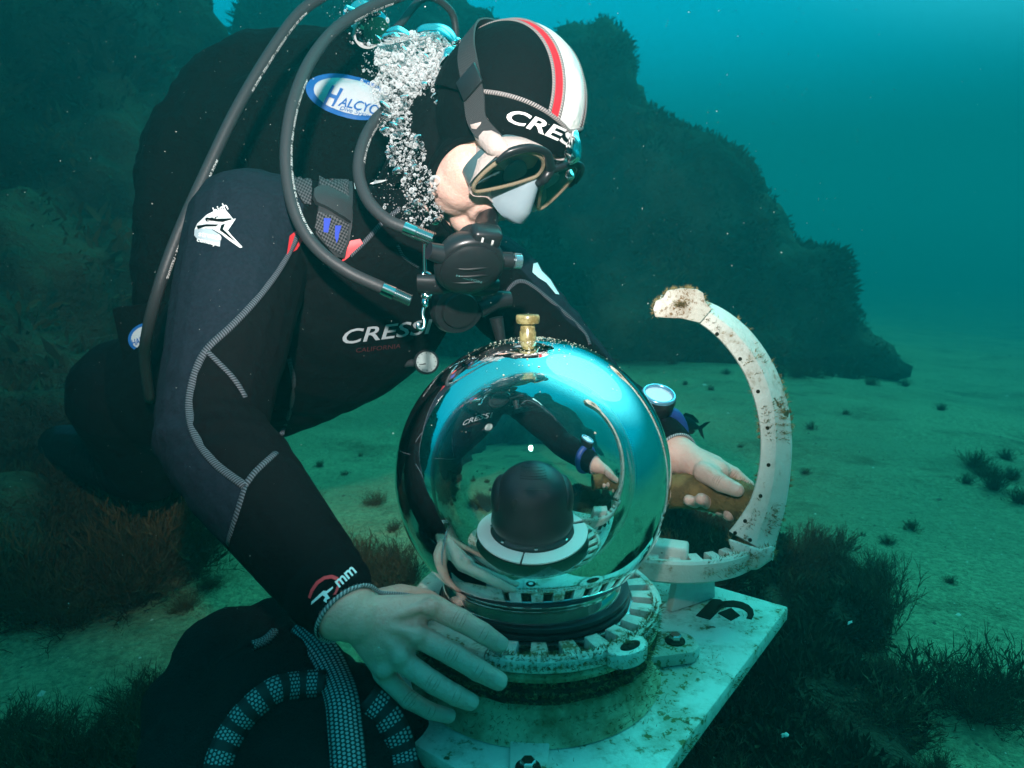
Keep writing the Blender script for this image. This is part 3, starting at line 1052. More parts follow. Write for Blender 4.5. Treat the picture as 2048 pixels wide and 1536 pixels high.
# slotted half ring lying flat, the hoop stands on its end
bc = pxz(1395, 1126, ZR + 0.006) + Vector((-0.012, 0.13, 0))
e_ = px(1500, 1108, 0.0)
pe = pxz(1505, 1105, ZR + 0.004)
rb = (pe - bc).length
rb = 0.13
a_end = math.atan2(pe.y - bc.y, pe.x - bc.x)
brk = slotted_ring(hp, (bc.x, bc.y), rb - 0.030, rb, ZR + 0.006, 0.028, math.radians(-128), math.radians(-38), 7, M_bracket, 'slotted_bracket')
q = MB()
pts2 = [(1455, 1076), (1520, 1098), (1549, 1090), (1546, 1118), (1515, 1140), (1480, 1138), (1466, 1110)]
a_ = [px(u, v_, TA - 0.012) for u, v_ in pts2]; b_ = [px(u, v_, TA + 0.05) for u, v_ in pts2]
bm = bmesh.new()
va = [bm.verts.new(p) for p in a_]; vb = [bm.verts.new(p) for p in b_]
bm.faces.new(va); bm.faces.new(vb[::-1])
for k in range(len(pts2)):
    k2 = (k + 1) % len(pts2)
    bm.faces.new((va[k], vb[k], vb[k2], va[k2]))
bmesh.ops.recalc_face_normals(bm, faces=bm.faces[:])
bmesh.ops.bevel(bm, geom=bm.edges[:], offset=0.004, segments=2, profile=0.5, affect='EDGES')
q.from_bm(bm)
foot = obj('hinge_foot', q, M_bracket, hp, ang=50)
q = MB()
q.box(pxz(1335, 1098, ZR + 0.008) + Vector((0, 0, -0.006)), (0.050, 0.030, 0.030), (0.9, -0.3, 0), (0.3, 0.9, 0), bev=0.004)
obj('hinge_block', q, M_bracket, hp, ang=50)
# brown handle the diver grips
M_handle = two_tone('handle_growth', (0.20, 0.13, 0.045), (0.10, 0.065, 0.022), 40, 0.4, 0.62, 0.8, 0.5, 0.004, 90, 0.3)
q = MB()
hpath = catmull([px(1322, 985, 0.985), px(1380, 982, 0.975), px(1440, 990, 0.955), px(1500, 1010, 0.925), px(1545, 1022, 0.905)], 6)
hrad = lerp_list([0.024, 0.025, 0.026, 0.027, 0.027], len(hpath))
q.tube(hpath, hrad, 24)
for i, p in enumerate(q.v):
    q.v[i] = p + Vector((1, 1, 1)) * 0.0012 * noise.noise(p * 80)
handle = obj('handle', q, M_handle, hp, ang=60)
fuzz(hoop, 9000, 0.0045, 0.60, seed=11, scale=22)
fuzz(knuckle, 2200, 0.004, 0.45, seed=12, scale=22)
fuzz(foot, 900, 0.006, 0.3, seed=13)
fuzz(brk, 2500, 0.005, 0.5, seed=14)
fuzz(handle, 2500, 0.005, 0.5, seed=15, scale=30)

# grains of sediment lying on the crown of the dome
rng = random.Random(8)
b = MB()
for k in range(420):
    th = abs(rng.gauss(0, 0.34)); az = rng.uniform(0, 2 * PI)
    n_ = Vector((math.sin(th) * math.cos(az), math.sin(th) * math.sin(az), math.cos(th)))
    r = rng.lognormvariate(0, 0.5) * 0.00050
    c = D + n_ * (R_D + r * 0.5)
    e1, e2 = ortho(n_)
    k0 = len(b.v)
    b.v += [c + e1 * r, c + e2 * r, c - e1 * r * 0.8, c - e2 * r * 1.2, c + n_ * r * 0.9]
    for i in range(4):
        b.face((k0 + i, k0 + (i + 1) % 4, k0 + 4))
obj('dome_sediment', b, mat('sediment', (0.5, 0.47, 0.36), 0.9), st, ang=180, kind='stuff')

# ------------------------------------------------------------------ the diver
def neoprene(name, col, scale=220, rough=0.85, var=1.35):
    m = mat(name, col, rough, spec=0.10)
    L(m, mixc(m, noise_fac(m, scale, 3, 0.6, 0.35, 0.65), col, tuple(c * var for c in col)), bsdf(m).inputs['Base Color'])
    b1 = bump(m, noise_fac(m, 900, 2, 0.5, 0.2, 0.8), 0.12, 0.001)
    bump(m, noise_fac(m, 22, 4, 0.55, 0.25, 0.75), 0.22, 0.012, b1)
    return m
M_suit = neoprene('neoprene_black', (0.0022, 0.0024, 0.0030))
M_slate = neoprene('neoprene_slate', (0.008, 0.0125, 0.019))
M_skin = mat('skin', (0.60, 0.36, 0.27), 0.5, spec=0.35)
bsdf(M_skin).inputs['Subsurface Weight'].default_value = 0.15
bsdf(M_skin).inputs['Subsurface Radius'].default_value = (0.01, 0.004, 0.002)
bsdf(M_skin).inputs['Subsurface Scale'].default_value = 0.4
_s1 = noise_fac(M_skin, 35, 4, 0.6, 0.35, 0.65)
_s2 = noise_fac(M_skin, 260, 3, 0.6, 0.3, 0.7)
_c = mixc(M_skin, _s1, (0.70, 0.46, 0.38), (0.62, 0.35, 0.28))
_c = mixc(M_skin, _s2, _c, (0.66, 0.45, 0.37))
L(M_skin, _c, bsdf(M_skin).inputs['Base Color'])
_b = bump(M_skin, noise_fac(M_skin, 480, 3, 0.6, 0.25, 0.75), 0.25, 0.0012)
bump(M_skin, noise_fac(M_skin, 70, 4, 0.6, 0.25, 0.75), 0.25, 0.003, _b)
M_red = neoprene('neoprene_red', (0.66, 0.022, 0.035), var=0.92)
M_white = neoprene('neoprene_white', (0.78, 0.76, 0.72), var=0.96)
M_print = mat('white_print', (0.80, 0.80, 0.78), 0.5)
M_printc = mat('grey_print', (0.42, 0.47, 0.50), 0.5)
M_redprint = mat('red_print', (0.65, 0.03, 0.04), 0.5)
M_dimred = mat('dim_red_print', (0.075, 0.006, 0.010), 0.6)

# seams: stitched ridge with zigzag thread
def stitched(name, a, b, per=0.0042):
    m = mat(name, a, 0.7, spec=0.3)
    uv = N(m, 'ShaderNodeTexCoord').outputs['UV']
    sx = N(m, 'ShaderNodeSeparateXYZ'); L(m, uv, sx.inputs[0])
    md = N(m, 'ShaderNodeMath', operation='MULTIPLY'); L(m, sx.outputs[0], md.inputs[0]); md.inputs[1].default_value = 1.0 / per
    ad = N(m, 'ShaderNodeMath', operation='MULTIPLY_ADD'); L(m, sx.outputs[1], ad.inputs[0]); ad.inputs[1].default_value = 2.0; L(m, md.outputs[0], ad.inputs[2])
    fr = N(m, 'ShaderNodeMath', operation='FRACT'); L(m, ad.outputs[0], fr.inputs[0])
    gt = N(m, 'ShaderNodeMath', operation='GREATER_THAN'); L(m, fr.outputs[0], gt.inputs[0]); gt.inputs[1].default_value = 0.55
    L(m, mixc(m, gt.outputs[0], a, b), bsdf(m).inputs['Base Color'])
    bump(m, gt.outputs[0], 0.6, 0.001)
    return m
M_seam = stitched('suit_seam', (0.014, 0.017, 0.021), (0.105, 0.12, 0.14), 0.0030)
M_hseam = stitched('hood_seam', (0.05, 0.045, 0.05), (0.42, 0.38, 0.36), 0.0030)
M_cuff = stitched('cuff_edge', (0.10, 0.12, 0.13), (0.45, 0.47, 0.48), 0.0035)

# joints ------------------------------------------------------------
RS, RE, RW = px(502, 464, 0.955), px(418, 870, 0.80), px(684, 1212, 0.635)
LS, LE, LW = px(985, 560, 1.19), px(1205, 800, 1.20), px(1345, 905, 1.02)
MID = (RS + LS) / 2
PEL = px(385, 790, 1.34)
LAT = (LS - RS).normalized()
SPN = (MID - PEL).normalized()
FRN = LAT.cross(SPN).normalized()
if FRN.dot(RT - FW) < 0:
    FRN = -FRN
LAT2 = SPN.cross(FRN).normalized()

F_ = Vector((0.425, -0.43, -0.797)).normalized()
L_ = Vector((0.60, 0.78, -0.10))
L_ = (L_ - F_ * L_.dot(F_)).normalized()
U_ = F_.cross(L_).normalized()
HC = px(1012, 222, 0.925)
def hd(f, l, u):
    return HC + F_ * f + L_ * l + U_ * u

q = MB()
def cap(a, ra, b, rb, n=20, k=6):
    q.tube([a.lerp(b, i / k) for i in range(k + 1)], [ra + (rb - ra) * i / k for i in range(k + 1)], n, round_ends=True)
def ringloft(secs, n=32):
    base = len(q.v)
    for c, ea, a, eb, b in secs:
        for k in range(n):
            th = 2 * PI * k / n
            cs, sn = math.cos(th), math.sin(th)
            cs = math.copysign(abs(cs) ** 0.85, cs); sn = math.copysign(abs(sn) ** 0.85, sn)
            q.v.append(c + ea * (a * cs) + eb * (b * sn))
    for i in range(len(secs) - 1):
        for k in range(n):
            k2 = (k + 1) % n
            q.face((base + i * n + k, base + i * n + k2, base + (i + 1) * n + k2, base + (i + 1) * n + k))
    q.face([base + k for k in range(n)][::-1]); q.face([base + (len(secs) - 1) * n + k for k in range(n)])
TL = (MID - PEL).length
secs = []
for s, a, b, ff in [(-0.16, 0.10, 0.08, 0.0), (-0.08, 0.155, 0.115, 0.0), (0.0, 0.168, 0.125, 0.0), (0.22, 0.160, 0.128, 0.01), (0.45, 0.168, 0.135, 0.018), (0.68, 0.182, 0.138, 0.022), (0.86, 0.186, 0.125, 0.015), (1.0, 0.165, 0.100, 0.0), (1.10, 0.115, 0.075, 0.0), (1.17, 0.07, 0.055, 0.0)]:
    secs.append((PEL + SPN * (TL * s) + FRN * ff, LAT2, a, FRN, b))
ringloft(secs)
# shoulders and arms
cap(MID.lerp(RS, 0.55) + SPN * 0.01, 0.080, RS, 0.080)
cap(MID.lerp(LS, 0.55) + SPN * 0.01, 0.080, LS, 0.072)
cap(RS, 0.082, RS.lerp(RE, 0.45), 0.073); cap(RS.lerp(RE, 0.45), 0.073, RE, 0.057)
cap(RE, 0.057, RE.lerp(RW, 0.30), 0.056); cap(RE.lerp(RW, 0.30), 0.056, RE.lerp(RW, 0.93), 0.037)
cap(RE.lerp(RW, 0.90), 0.037, RW, 0.031)
cap(LS, 0.074, LS.lerp(LE, 0.5), 0.066); cap(LS.lerp(LE, 0.5), 0.066, LE, 0.054)
cap(LE, 0.054, LE.lerp(LW, 0.3), 0.053); cap(LE.lerp(LW, 0.3), 0.053, LE.lerp(LW, 0.92), 0.038)
cap(LE.lerp(LW, 0.9), 0.037, LW, 0.031)
# hips and legs, trailing behind
HR, HL = PEL - LAT2 * 0.09 - SPN * 0.05, PEL + LAT2 * 0.09 - SPN * 0.05
KR, KL = px(292, 935, 1.42), px(470, 900, 1.72)
AR, AL = px(96, 880, 2.00), px(150, 840, 2.25)
cap(HR, 0.105, KR, 0.070); cap(KR, 0.070, KR.lerp(AR, 0.35), 0.066); cap(KR.lerp(AR, 0.35), 0.066, AR, 0.042)
cap(HL, 0.105, KL, 0.072); cap(KL, 0.070, KL.lerp(AL, 0.35), 0.066); cap(KL.lerp(AL, 0.35), 0.066, AL, 0.042)
# neck and head
NB = MID + SPN * (TL * 0.10)
cap(NB, 0.075, hd(-0.045, 0, -0.075), 0.066)
q.ell(HC, F_ * 0.098, L_ * 0.081, U_ * 0.102)
q.ell(hd(0.030, 0, -0.070), F_ * 0.060, L_ * 0.064, U_ * 0.062)
q.ell(hd(0.078, 0, -0.126), F_ * 0.026, L_ * 0.032, U_ * 0.024)
for s in (-1, 1):
    q.ell(hd(0.050, s * 0.043, -0.070), F_ * 0.044, L_ * 0.036, U_ * 0.042)
    q.ell(hd(0.050, s * 0.041, -0.088), F_ * 0.045, L_ * 0.0355, U_ * 0.040)
    q.ell(hd(0.045, s * 0.036, -0.106), F_ * 0.044, L_ * 0.032, U_ * 0.034)
cap(hd(0.094, 0, -0.008), 0.009, hd(0.120, 0, -0.046), 0.013)
q.sph(hd(0.121, 0, -0.050), 0.0150)
for s in (-1, 1):
    q.sph(hd(0.108, s * 0.013, -0.056), 0.009)
# lips pushed forward round the mouthpiece
lipc = hd(0.092, -0.004, -0.096)
lp = [lipc + L_ * (math.cos(a) * 0.024) + U_ * (math.sin(a) * 0.014) for a in [2 * PI * k / 20 for k in range(20)]]
q.tube(lp, 0.0075, 10, closed=True, ref=F_)
cap(hd(0.07, 0, -0.085), 0.03, hd(0.088, 0, -0.093), 0.022)

# hands --------------------------------------------------------------
FING = []
def finger(pts, rads):
    P = [px(*p) for p in pts]
    for i in range(len(P) - 1):
        cap(P[i], rads[i], P[i + 1], rads[i + 1], 14, 4)
    # knuckle swellings
    for i in range(1, len(P) - 1):
        q.sph(P[i], rads[i] * 1.07, 12, 8)
    FING.append((P, rads))
# right hand spread on the slotted ring (index, middle, ring, little)
WR = px(712, 1232, 0.632)
finger([(862, 1211, 0.648), (920, 1240, 0.640), (965, 1266, 0.640), (999, 1288, 0.645)], [0.0112, 0.0104, 0.0097, 0.0087])
finger([(834, 1270, 0.640), (906, 1309, 0.630), (956, 1340, 0.628), (997, 1362, 0.632)], [0.0112, 0.0104, 0.0099, 0.0090])
finger([(797, 1316, 0.636), (868, 1366, 0.626), (912, 1391, 0.624), (941, 1404, 0.628)], [0.0108, 0.0099, 0.0092, 0.0083])
finger([(764, 1345, 0.644), (816, 1398, 0.646), (860, 1422, 0.650), (898, 1432, 0.656)], [0.0098, 0.0088, 0.0080, 0.0072])
# palm: metacarpal bars
for (u, v_, t), r0, r1 in (((862, 1213, 0.650), 0.018, 0.0120), ((834, 1270, 0.642), 0.019, 0.0122), ((800, 1312, 0.640), 0.019, 0.0118), ((768, 1338, 0.644), 0.018, 0.0108)):
    cap(WR.lerp(px(u, v_, t), 0.0), r0, px(u, v_, t), r1, 16, 5)
cap(px(742, 1245, 0.640), 0.022, px(800, 1256, 0.650), 0.019)
cap(px(760, 1280, 0.640), 0.019, px(800, 1290, 0.650), 0.014)
cap(RW, 0.030, WR, 0.024)
for (u, v_, t) in ((862, 1213, 0.636), (834, 1270, 0.628), (800, 1312, 0.626), (768, 1338, 0.632)):
    k_ = px(u, v_, t) + Vector((0, 0, 0.002))
    cap(px(740, 1246, 0.622), 0.0042, k_, 0.0046, 8, 4)
    q.sph(px(u, v_, t + 0.002), 0.0092, 12, 8)
# thumb goes down behind the ring's edge
for a, b, r0, r1 in (((735, 1215, 0.650), (800, 1195, 0.690), 0.015, 0.0135), ((800, 1195, 0.690), (850, 1200, 0.715), 0.0135, 0.0115), ((850, 1200, 0.715), (885, 1215, 0.725), 0.0115, 0.0095)):
    cap(px(*a), r0, px(*b), r1, 14, 4)
# left hand gripping the brown handle
WL = px(1372, 918, 1.005)
cap(LW, 0.031, WL, 0.026)
for (u, v_, t), r1 in (((1428, 930, 0.990), 0.015), ((1438, 942, 0.970), 0.015), ((1424, 952, 0.955), 0.015)):
    cap(WL, 0.024, px(u, v_, t), r1, 16, 5)
finger([(1408, 945, 0.955), (1442, 966, 0.922), (1474, 980, 0.905)], [0.0150, 0.0120, 0.0098])          # thumb along the top
finger([(1430, 928, 0.990), (1468, 948, 0.975), (1496, 972, 0.965), (1506, 1000, 0.955)], [0.0112, 0.0100, 0.0090, 0.0080])   # index over the top
finger([(1436, 938, 1.00), (1470, 975, 1.005), (1465, 1015, 0.985), (1440, 1020, 0.945)], [0.0110, 0.0100, 0.0096, 0.0088])
finger([(1420, 945, 1.00), (1440, 985, 1.005), (1432, 1015, 0.980), (1402, 998, 0.928)], [0.0110, 0.0100, 0.0096, 0.0086])
finger([(1405, 945, 1.00), (1415, 985, 1.005), (1408, 1012, 0.985), (1377, 1000, 0.940)], [0.0100, 0.0092, 0.0086, 0.0078])
finger([(1440, 945, 1.00), (1480, 985, 1.00), (1488, 1022, 0.975), (1458, 1030, 0.925)], [0.0105, 0.0098, 0.0094, 0.0086])

body = fuse(q, 0.0027, 4)
BODY_BV = bvh_of(body)

# which part of the body a face belongs to
dRW = (RW - RE).normalized(); dLW = (LW - LE).normalized()
CUFF_R = px(706, 1218, 0.632); CUFF_L = px(1352, 910, 1.015)
neck_p = hd(-0.03, 0, -0.10); neck_d = (HC - NB).normalized()
FACE_EDGE = [(1030, 262), (990, 266), (950, 274), (912, 290), (884, 316), (869, 350), (866, 388), (875, 424), (892, 452), (918, 480)]
FACEPOLY = FACE_EDGE + [(960, 520), (1080, 540), (1200, 460), (1230, 300), (1150, 240)]
def in_poly(x, y, poly):
    c = False
    n = len(poly)
    for i in range(n):
        x1, y1 = poly[i]; x2, y2 = poly[i - 1]
        if (y1 > y) != (y2 > y) and x < (x2 - x1) * (y - y1) / (y2 - y1) + x1:
            c = not c
    return c
def region(p):
    r_ = p - HC
    if r_.length < 0.20 and r_.dot(F_) > -0.09:
        a_, b_, c_ = proj(p)
        if r_.dot(L_) > 0.02:
            if r_.dot(F_) > -0.012 and r_.dot(U_) < 0.05 and r_.dot(L_) < 0.084:
                return 'head'
        elif in_poly(a_, b_, FACEPOLY) and c_ < 1.0:
            return 'head'
    uu, vv_, tt = proj(p)
    if 735 < uu < 900 and 1150 < vv_ < 1300 and tt < 0.76:
        return 'rhand'
    if (p - CUFF_R).dot(dRW) > -0.004 and (p - RW).length < 0.22 and proj(p)[0] > 640:
        return 'rhand'
    if (p - CUFF_L).dot(dLW) > -0.004 and (p - LW).length < 0.20:
        return 'lhand'
    return 'suit'
vreg = [region(x.co) for x in body.vertices]
SEAM_A = [(598, 462), (572, 515), (545, 558), (505, 608), (460, 655), (412, 700), (388, 752), (378, 815), (392, 875), (432, 928), (490, 972)]
SLATE = SEAM_A + [(476, 1020), (455, 1088), (380, 1060), (250, 950), (250, 560), (330, 380), (450, 280), (560, 250), (640, 240), (640, 330), (610, 400)]
SLATE_L = [(960, 470), (1040, 440), (1120, 560), (1220, 690), (1340, 800), (1330, 850), (1170, 670), (1140, 650), (1040, 540), (985, 500)]
body_bm = [0] * len(body.polygons)
suit_faces = []
for p in body.polygons:
    rg = [vreg[i] for i in p.vertices]
    if 'suit' in rg:
        suit_faces.append(p.index)
# wetsuit: its own skin 3 mm outside the body, bunching where limbs bend
FOLDS = [(RE, (RE - RS).normalized(), 0.10, 0.0034, 58), (RS.lerp(RE, 0.15), (RE - RS).normalized(), 0.10, 0.0022, 42), (RE.lerp(RW, 0.88), dRW, 0.05, 0.0016, 90), (MID.lerp(RS, 0.6) - SPN * 0.08 + FRN * 0.05, (SPN + LAT).normalized(), 0.11, 0.0034, 46), (MID.lerp(PEL, 0.55) + FRN * 0.1, SPN, 0.16, 0.0036, 34), (LS.lerp(LE, 0.3), (LE - LS).normalized(), 0.13, 0.0026, 46), (NB, SPN, 0.07, 0.0022, 60), (KR, (AR - KR).normalized(), 0.14, 0.004, 40)]
def folds(p):
    d = 0.0
    for c, ax, rad, amp, fq in FOLDS:
        r_ = p - c
        l2 = r_.length_squared / (rad * rad)
        if l2 < 4.0:
            h = r_.dot(ax)
            tr = r_ - ax * h
            w = noise.noise(Vector((h * fq + 1.3 * noise.noise(tr * 14), tr.x * 9, tr.y * 9 + tr.z * 6)))
            d += 1.6 * amp * math.exp(-l2) * w
    return d
vmap = {}
sv, sf, sm = [], [], []
for fi in suit_faces:
    p = body.polygons[fi]
    f = []
    for i in p.vertices:
        if i not in vmap:
            vmap[i] = len(sv)
            x = body.vertices[i]
            sv.append(x.co + x.normal * (0.003 + folds(x.co)))
        f.append(vmap[i])
    u, v_, t = proj(p.center)
    m_ = 0
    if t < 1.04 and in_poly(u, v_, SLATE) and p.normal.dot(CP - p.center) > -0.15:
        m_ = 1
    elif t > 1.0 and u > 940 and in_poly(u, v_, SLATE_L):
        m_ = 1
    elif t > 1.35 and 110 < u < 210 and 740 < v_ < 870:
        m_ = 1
    sf.append(f); sm.append(m_)
smb = MB(); smb.v = sv
for f, m_ in zip(sf, sm):
    smb.face(f, m_)

person = tag(obj('person', body, M_skin, ang=180, org=PEL.copy()), 'diver in black wetsuit leaning over the glass dome, both hands on its base', 'person')
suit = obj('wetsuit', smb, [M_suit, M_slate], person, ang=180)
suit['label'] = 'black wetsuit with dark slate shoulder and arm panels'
SUIT_BV = bvh_mb(smb)

# fingernails
M_nail = mat('fingernail', (0.66, 0.46, 0.38), 0.3)
def nail(P, rads, up, sc=1.0):
    tip, prev = P[-1], P[-2]
    d = (tip - prev).normalized()
    n = (up - d * up.dot(d)).normalized()
    s = d.cross(n)
    r = rads[-1]
    c = tip - d * r * 0.12
    b = MB()
    nu, nv = 8, 8
    for j in range(nv + 1):
        for i in range(nu + 1):
            x = (i / nu * 2 - 1); y = (j / nv * 2 - 1)
            w = 0.74 * math.sqrt(max(0.0, 1 - abs(y) ** 4 * 0.75))
            th = x * w * 1.0
            yy = y * 0.66
            rr = r * (1.01 - 0.04 * max(0, y) ** 2)
            b.v.append(c + d * (yy * r * 1.0) + n * (math.cos(th) * rr * (1 - 0.12 * max(0.0, y))) + s * (math.sin(th) * rr))
    for j in range(nv):
        for i in range(nu):
            a = j * (nu + 1) + i
            b.face((a, a + 1, a + nu + 2, a + nu + 1))
    obj('fingernail', b, M_nail, person, ang=180)
for k in range(4):
    P, rr = FING[k]
    nail(P, rr, ((CP - P[-1]).normalized() + Vector((0.15, 0, 0.5))).normalized())
for k in range(4, 9):
    P, rr = FING[k]
    nail(P, rr, ((CP - P[-1]).normalized() + Vector((0, 0, 0.4 if k < 6 else 0.1))).normalized())

# skin creases over the finger joints, their shade drawn as thin dark tubes
M_crease_shade = mat('crease_shade', (0.36, 0.18, 0.13), 0.6)
for k in list(range(4)) + [4, 5]:
    P, rr = FING[k]
    for j in range(1, len(P) - 1):
        d = (P[j + 1] - P[j - 1]).normalized()
        up_ = (CP - P[j]).normalized(); up_ = (up_ - d * up_.dot(d)).normalized()
        sd = d.cross(up_)
        for m_ in ((-0.0042, -0.0014, 0.0012, 0.0040) if j == 1 else (-0.0022, 0.0012)):
            pts_ = []
            for i in range(9):
                a = -0.85 + 1.7 * i / 8
                o_ = P[j] + d * (m_ + 0.0010 * math.cos(a * 1.6) * (1 if m_ > 0 else -1))
                dv = up_ * math.cos(a) + sd * math.sin(a)
                loc, nor, _, _ = BODY_BV.ray_cast(o_ + dv * 0.03, -dv)
                if loc is not None:
                    pts_.append(loc - dv * 0.00005)
            if len(pts_) > 4:
                b = MB(); b.tube(pts_, lerp_list([0.00005, 0.00034, 0.00005], len(pts_)), 5)
                obj('crease_shade_line', b, M_crease_shade, person, ang=180)

# ---- prints, seams and panels that lie on a surface
def surf_path(bv, pts, per=6, off=0.0):
    out = []
    for p in catmull([Vector((a, b, 0)) for a, b in pts], per):
        c, n = hit(bv, p.x, p.y, off)
        out.append(c)
    # relax
    for _ in range(2):
        out = [out[0]] + [(out[i - 1] + out[i] * 2 + out[i + 1]) / 4 for i in range(1, len(out) - 1)] + [out[-1]]
    return out
def seam(name, pts, r, parent, m=None, bv=None, flat=0.45):
    bv = bv or SUIT_BV
    b = MB()
    P = surf_path(bv, pts, 6, 0.0)
    N_ = [hit(bv, *proj(p)[:2])[1] for p in P]
    ref = sum(N_, Vector((0, 0, 0))).normalized()
    b.tube(P, r, 8, m=0, ref=ref, flat=flat)
    return obj(name, b, m or M_seam, parent, ang=180)
def sheet(name, poly, bv, m, parent, off=0.0012, thick=0.0, cell=6.0, holes=None, kind=None, uvs=None):
    """polygon of photograph pixels laid on the surface it belongs to"""
    bm = bmesh.new()
    tri = tessellate_polygon([[Vector((a, b, 0)) for a, b in poly]])
    vs = [bm.verts.new((a, b, 0)) for a, b in poly]
    for t in tri:
        try:
            bm.faces.new([vs[i] for i in t])
        except ValueError:
            pass
    for _ in range(6):
        es = [e for e in bm.edges if e.calc_length() > cell]
        if not es:
            break
        bmesh.ops.subdivide_edges(bm, edges=es, cuts=1)
        bmesh.ops.triangulate(bm, faces=[f for f in bm.faces if len(f.verts) > 3])
    b = MB()
    bm.verts.index_update()
    base = []
    for x in bm.verts:
        c, n = hit(bv, x.co.x, x.co.y, off + thick)
        base.append((c, n))
    b.v = [c for c, n in base]
    ref2 = [(x.co.x, x.co.y) for x in bm.verts]
    for f in bm.faces:
        id_ = [x.index for x in f.verts]
        b.face(id_, 0, [(ref2[i][0] / 100.0, ref2[i][1] / 100.0) for i in id_])
    if thick > 0:
        nb = len(b.v)
        b.v += [c - n * (thick + off * 0.5) for c, n in base]
        for e in bm.edges:
            if len(e.link_faces) == 1:
                i, j = e.verts[0].index, e.verts[1].index
                b.face((i, j, nb + j, nb + i))
    bm.free()
    return obj(name, b, m, parent, ang=50, kind=kind)
def text_mesh(txt, shear=0.0, bold=0.0, space=1.0):
    cu = bpy.data.curves.new('t', 'FONT')
    cu.body = txt; cu.size = 1.0; cu.shear = shear; cu.offset = bold; cu.space_character = space
    cu.resolution_u = 3
    o = bpy.data.objects.new('t', cu)
    COL.objects.link(o)
    dg = bpy.context.evaluated_depsgraph_get()
    me = bpy.data.meshes.new_from_object(o.evaluated_get(dg), depsgraph=dg)
    bpy.data.objects.remove(o); bpy.data.curves.remove(cu)
    bm = bmesh.new(); bm.from_mesh(me); bpy.data.meshes.remove(me)
    bmesh.ops.triangulate(bm, faces=bm.faces[:])
    for _ in range(4):
        es = [e for e in bm.edges if e.calc_length() > 0.25]
        if not es:
            break
        bmesh.ops.subdivide_edges(bm, edges=es, cuts=1)
        bmesh.ops.triangulate(bm, faces=[f for f in bm.faces if len(f.verts) > 3])
    return bm
def lettering(name, txt, p0, p1, h, bv, m, parent, off=0.0016, shear=0.0, bold=0.0, bend=0.0, upv=None, space=1.0):
    """text from pixel p0 to pixel p1 (base line), capital height h pixels"""
    bm = text_mesh(txt, shear, bold, space)
    xs = [x.co.x for x in bm.verts]; x0, x1 = min(xs), max(xs)
    ys = [x.co.y for x in bm.verts]; y1 = max(ys)
    d = Vector((p1[0] - p0[0], p1[1] - p0[1])); ln = d.length; d.normalize()
    up = Vector(upv).normalized() if upv else Vector((d.y, -d.x))
    b = MB()
    bm.verts.index_update()
    for x in bm.verts:
        s = (x.co.x - x0) / (x1 - x0)
        w = Vector(p0) + d * (s * ln) + up * (x.co.y / 0.73 * h + bend * 4 * s * (1 - s))
        b.v.append(hit(bv, w.x, w.y, off)[0])
    for f in bm.faces:
        b.face([x.index for x in f.verts])
    bm.free()
    return obj(name, b, m, parent, ang=180, fix=False)

seam('seam', SEAM_A, 0.0044, suit)
seam('seam', [(412, 700), (440, 728), (470, 760), (491, 795)], 0.0032, suit)
seam('seam', [(490, 972), (512, 942), (552, 905)], 0.0036, suit)
seam('seam', [(490, 972), (474, 1025), (455, 1088)], 0.0034, suit)
seam('seam', [(700, 512), (735, 478), (765, 445), (800, 418)], 0.0034, suit)
seam('seam', [(578, 715), (588, 770), (578, 830), (562, 870)], 0.0034, suit)
seam('seam', [(795, 490), (808, 515), (838, 535)], 0.0022, suit)
seam('seam', [(960, 605), (1000, 600), (1040, 560), (1100, 600), (1165, 660), (1180, 690)], 0.0036, suit)
sheet('red_insert', [(578, 472), (600, 455), (612, 470), (592, 500), (572, 512)], SUIT_BV, M_redprint, suit)
sheet('red_insert', [(700, 482), (720, 478), (728, 490), (690, 520), (682, 524)], SUIT_BV, M_redprint, suit)
# chest lettering
lettering('chest_print', 'CRESSI', (686, 687), (868, 664), 29, SUIT_BV, M_printc, suit, shear=0.30, bold=0.012)
lettering('chest_subprint', 'CALIFORNIA', (712, 704), (800, 695), 9, SUIT_BV, M_dimred, suit, shear=0.2, off=0.0014)
# sleeve emblem: leaping fish with lettering
def z4(pts):
    return [(280 + a / 3.268, 380 + b / 3.268) for a, b in pts]
em = sheet('sleeve_emblem', z4([(378, 225), (440, 165), (500, 135), (560, 130), (588, 165), (610, 195), (628, 190), (605, 225), (575, 270), (600, 300), (670, 376), (655, 382), (580, 330), (530, 290), (480, 262), (430, 255), (385, 275), (362, 262)]), SUIT_BV, M_print, suit, 0.0012)
sheet('emblem_line', z4([(440, 185), (500, 195), (600, 190), (602, 199), (545, 216), (500, 212), (440, 200)]), SUIT_BV, M_suit, em.parent, 0.0019)
sheet('emblem_line', z4([(535, 235), (560, 225), (545, 262), (590, 305), (640, 355), (580, 312), (525, 270)]), SUIT_BV, M_suit, em.parent, 0.0019)
sheet('emblem_line', z4([(376, 240), (440, 230), (520, 232), (500, 244), (430, 246), (385, 262)]), SUIT_BV, M_suit, em.parent, 0.0019)
lettering('emblem_print', 'high', (432, 431), (458, 420), 15, SUIT_BV, M_print, suit, bold=0.02, off=0.0022)
lettering('emblem_print', 'tec', (412, 446), (440, 441), 10, SUIT_BV, M_suit, suit, bold=0.02, off=0.0022)
sheet('emblem_panel', z4([(362, 262), (400, 255), (470, 262), (530, 300), (525, 375), (450, 350), (385, 330), (360, 300)]), SUIT_BV, M_printc, suit, 0.0013)
lettering('emblem_print', 'stretch', (399, 474), (443, 482), 11, SUIT_BV, M_print, suit, bold=0.03, off=0.0022)
lettering('emblem_print', 'concept', (396, 484), (439, 494), 9, SUIT_BV, M_print, suit, bold=0.03, off=0.0022)
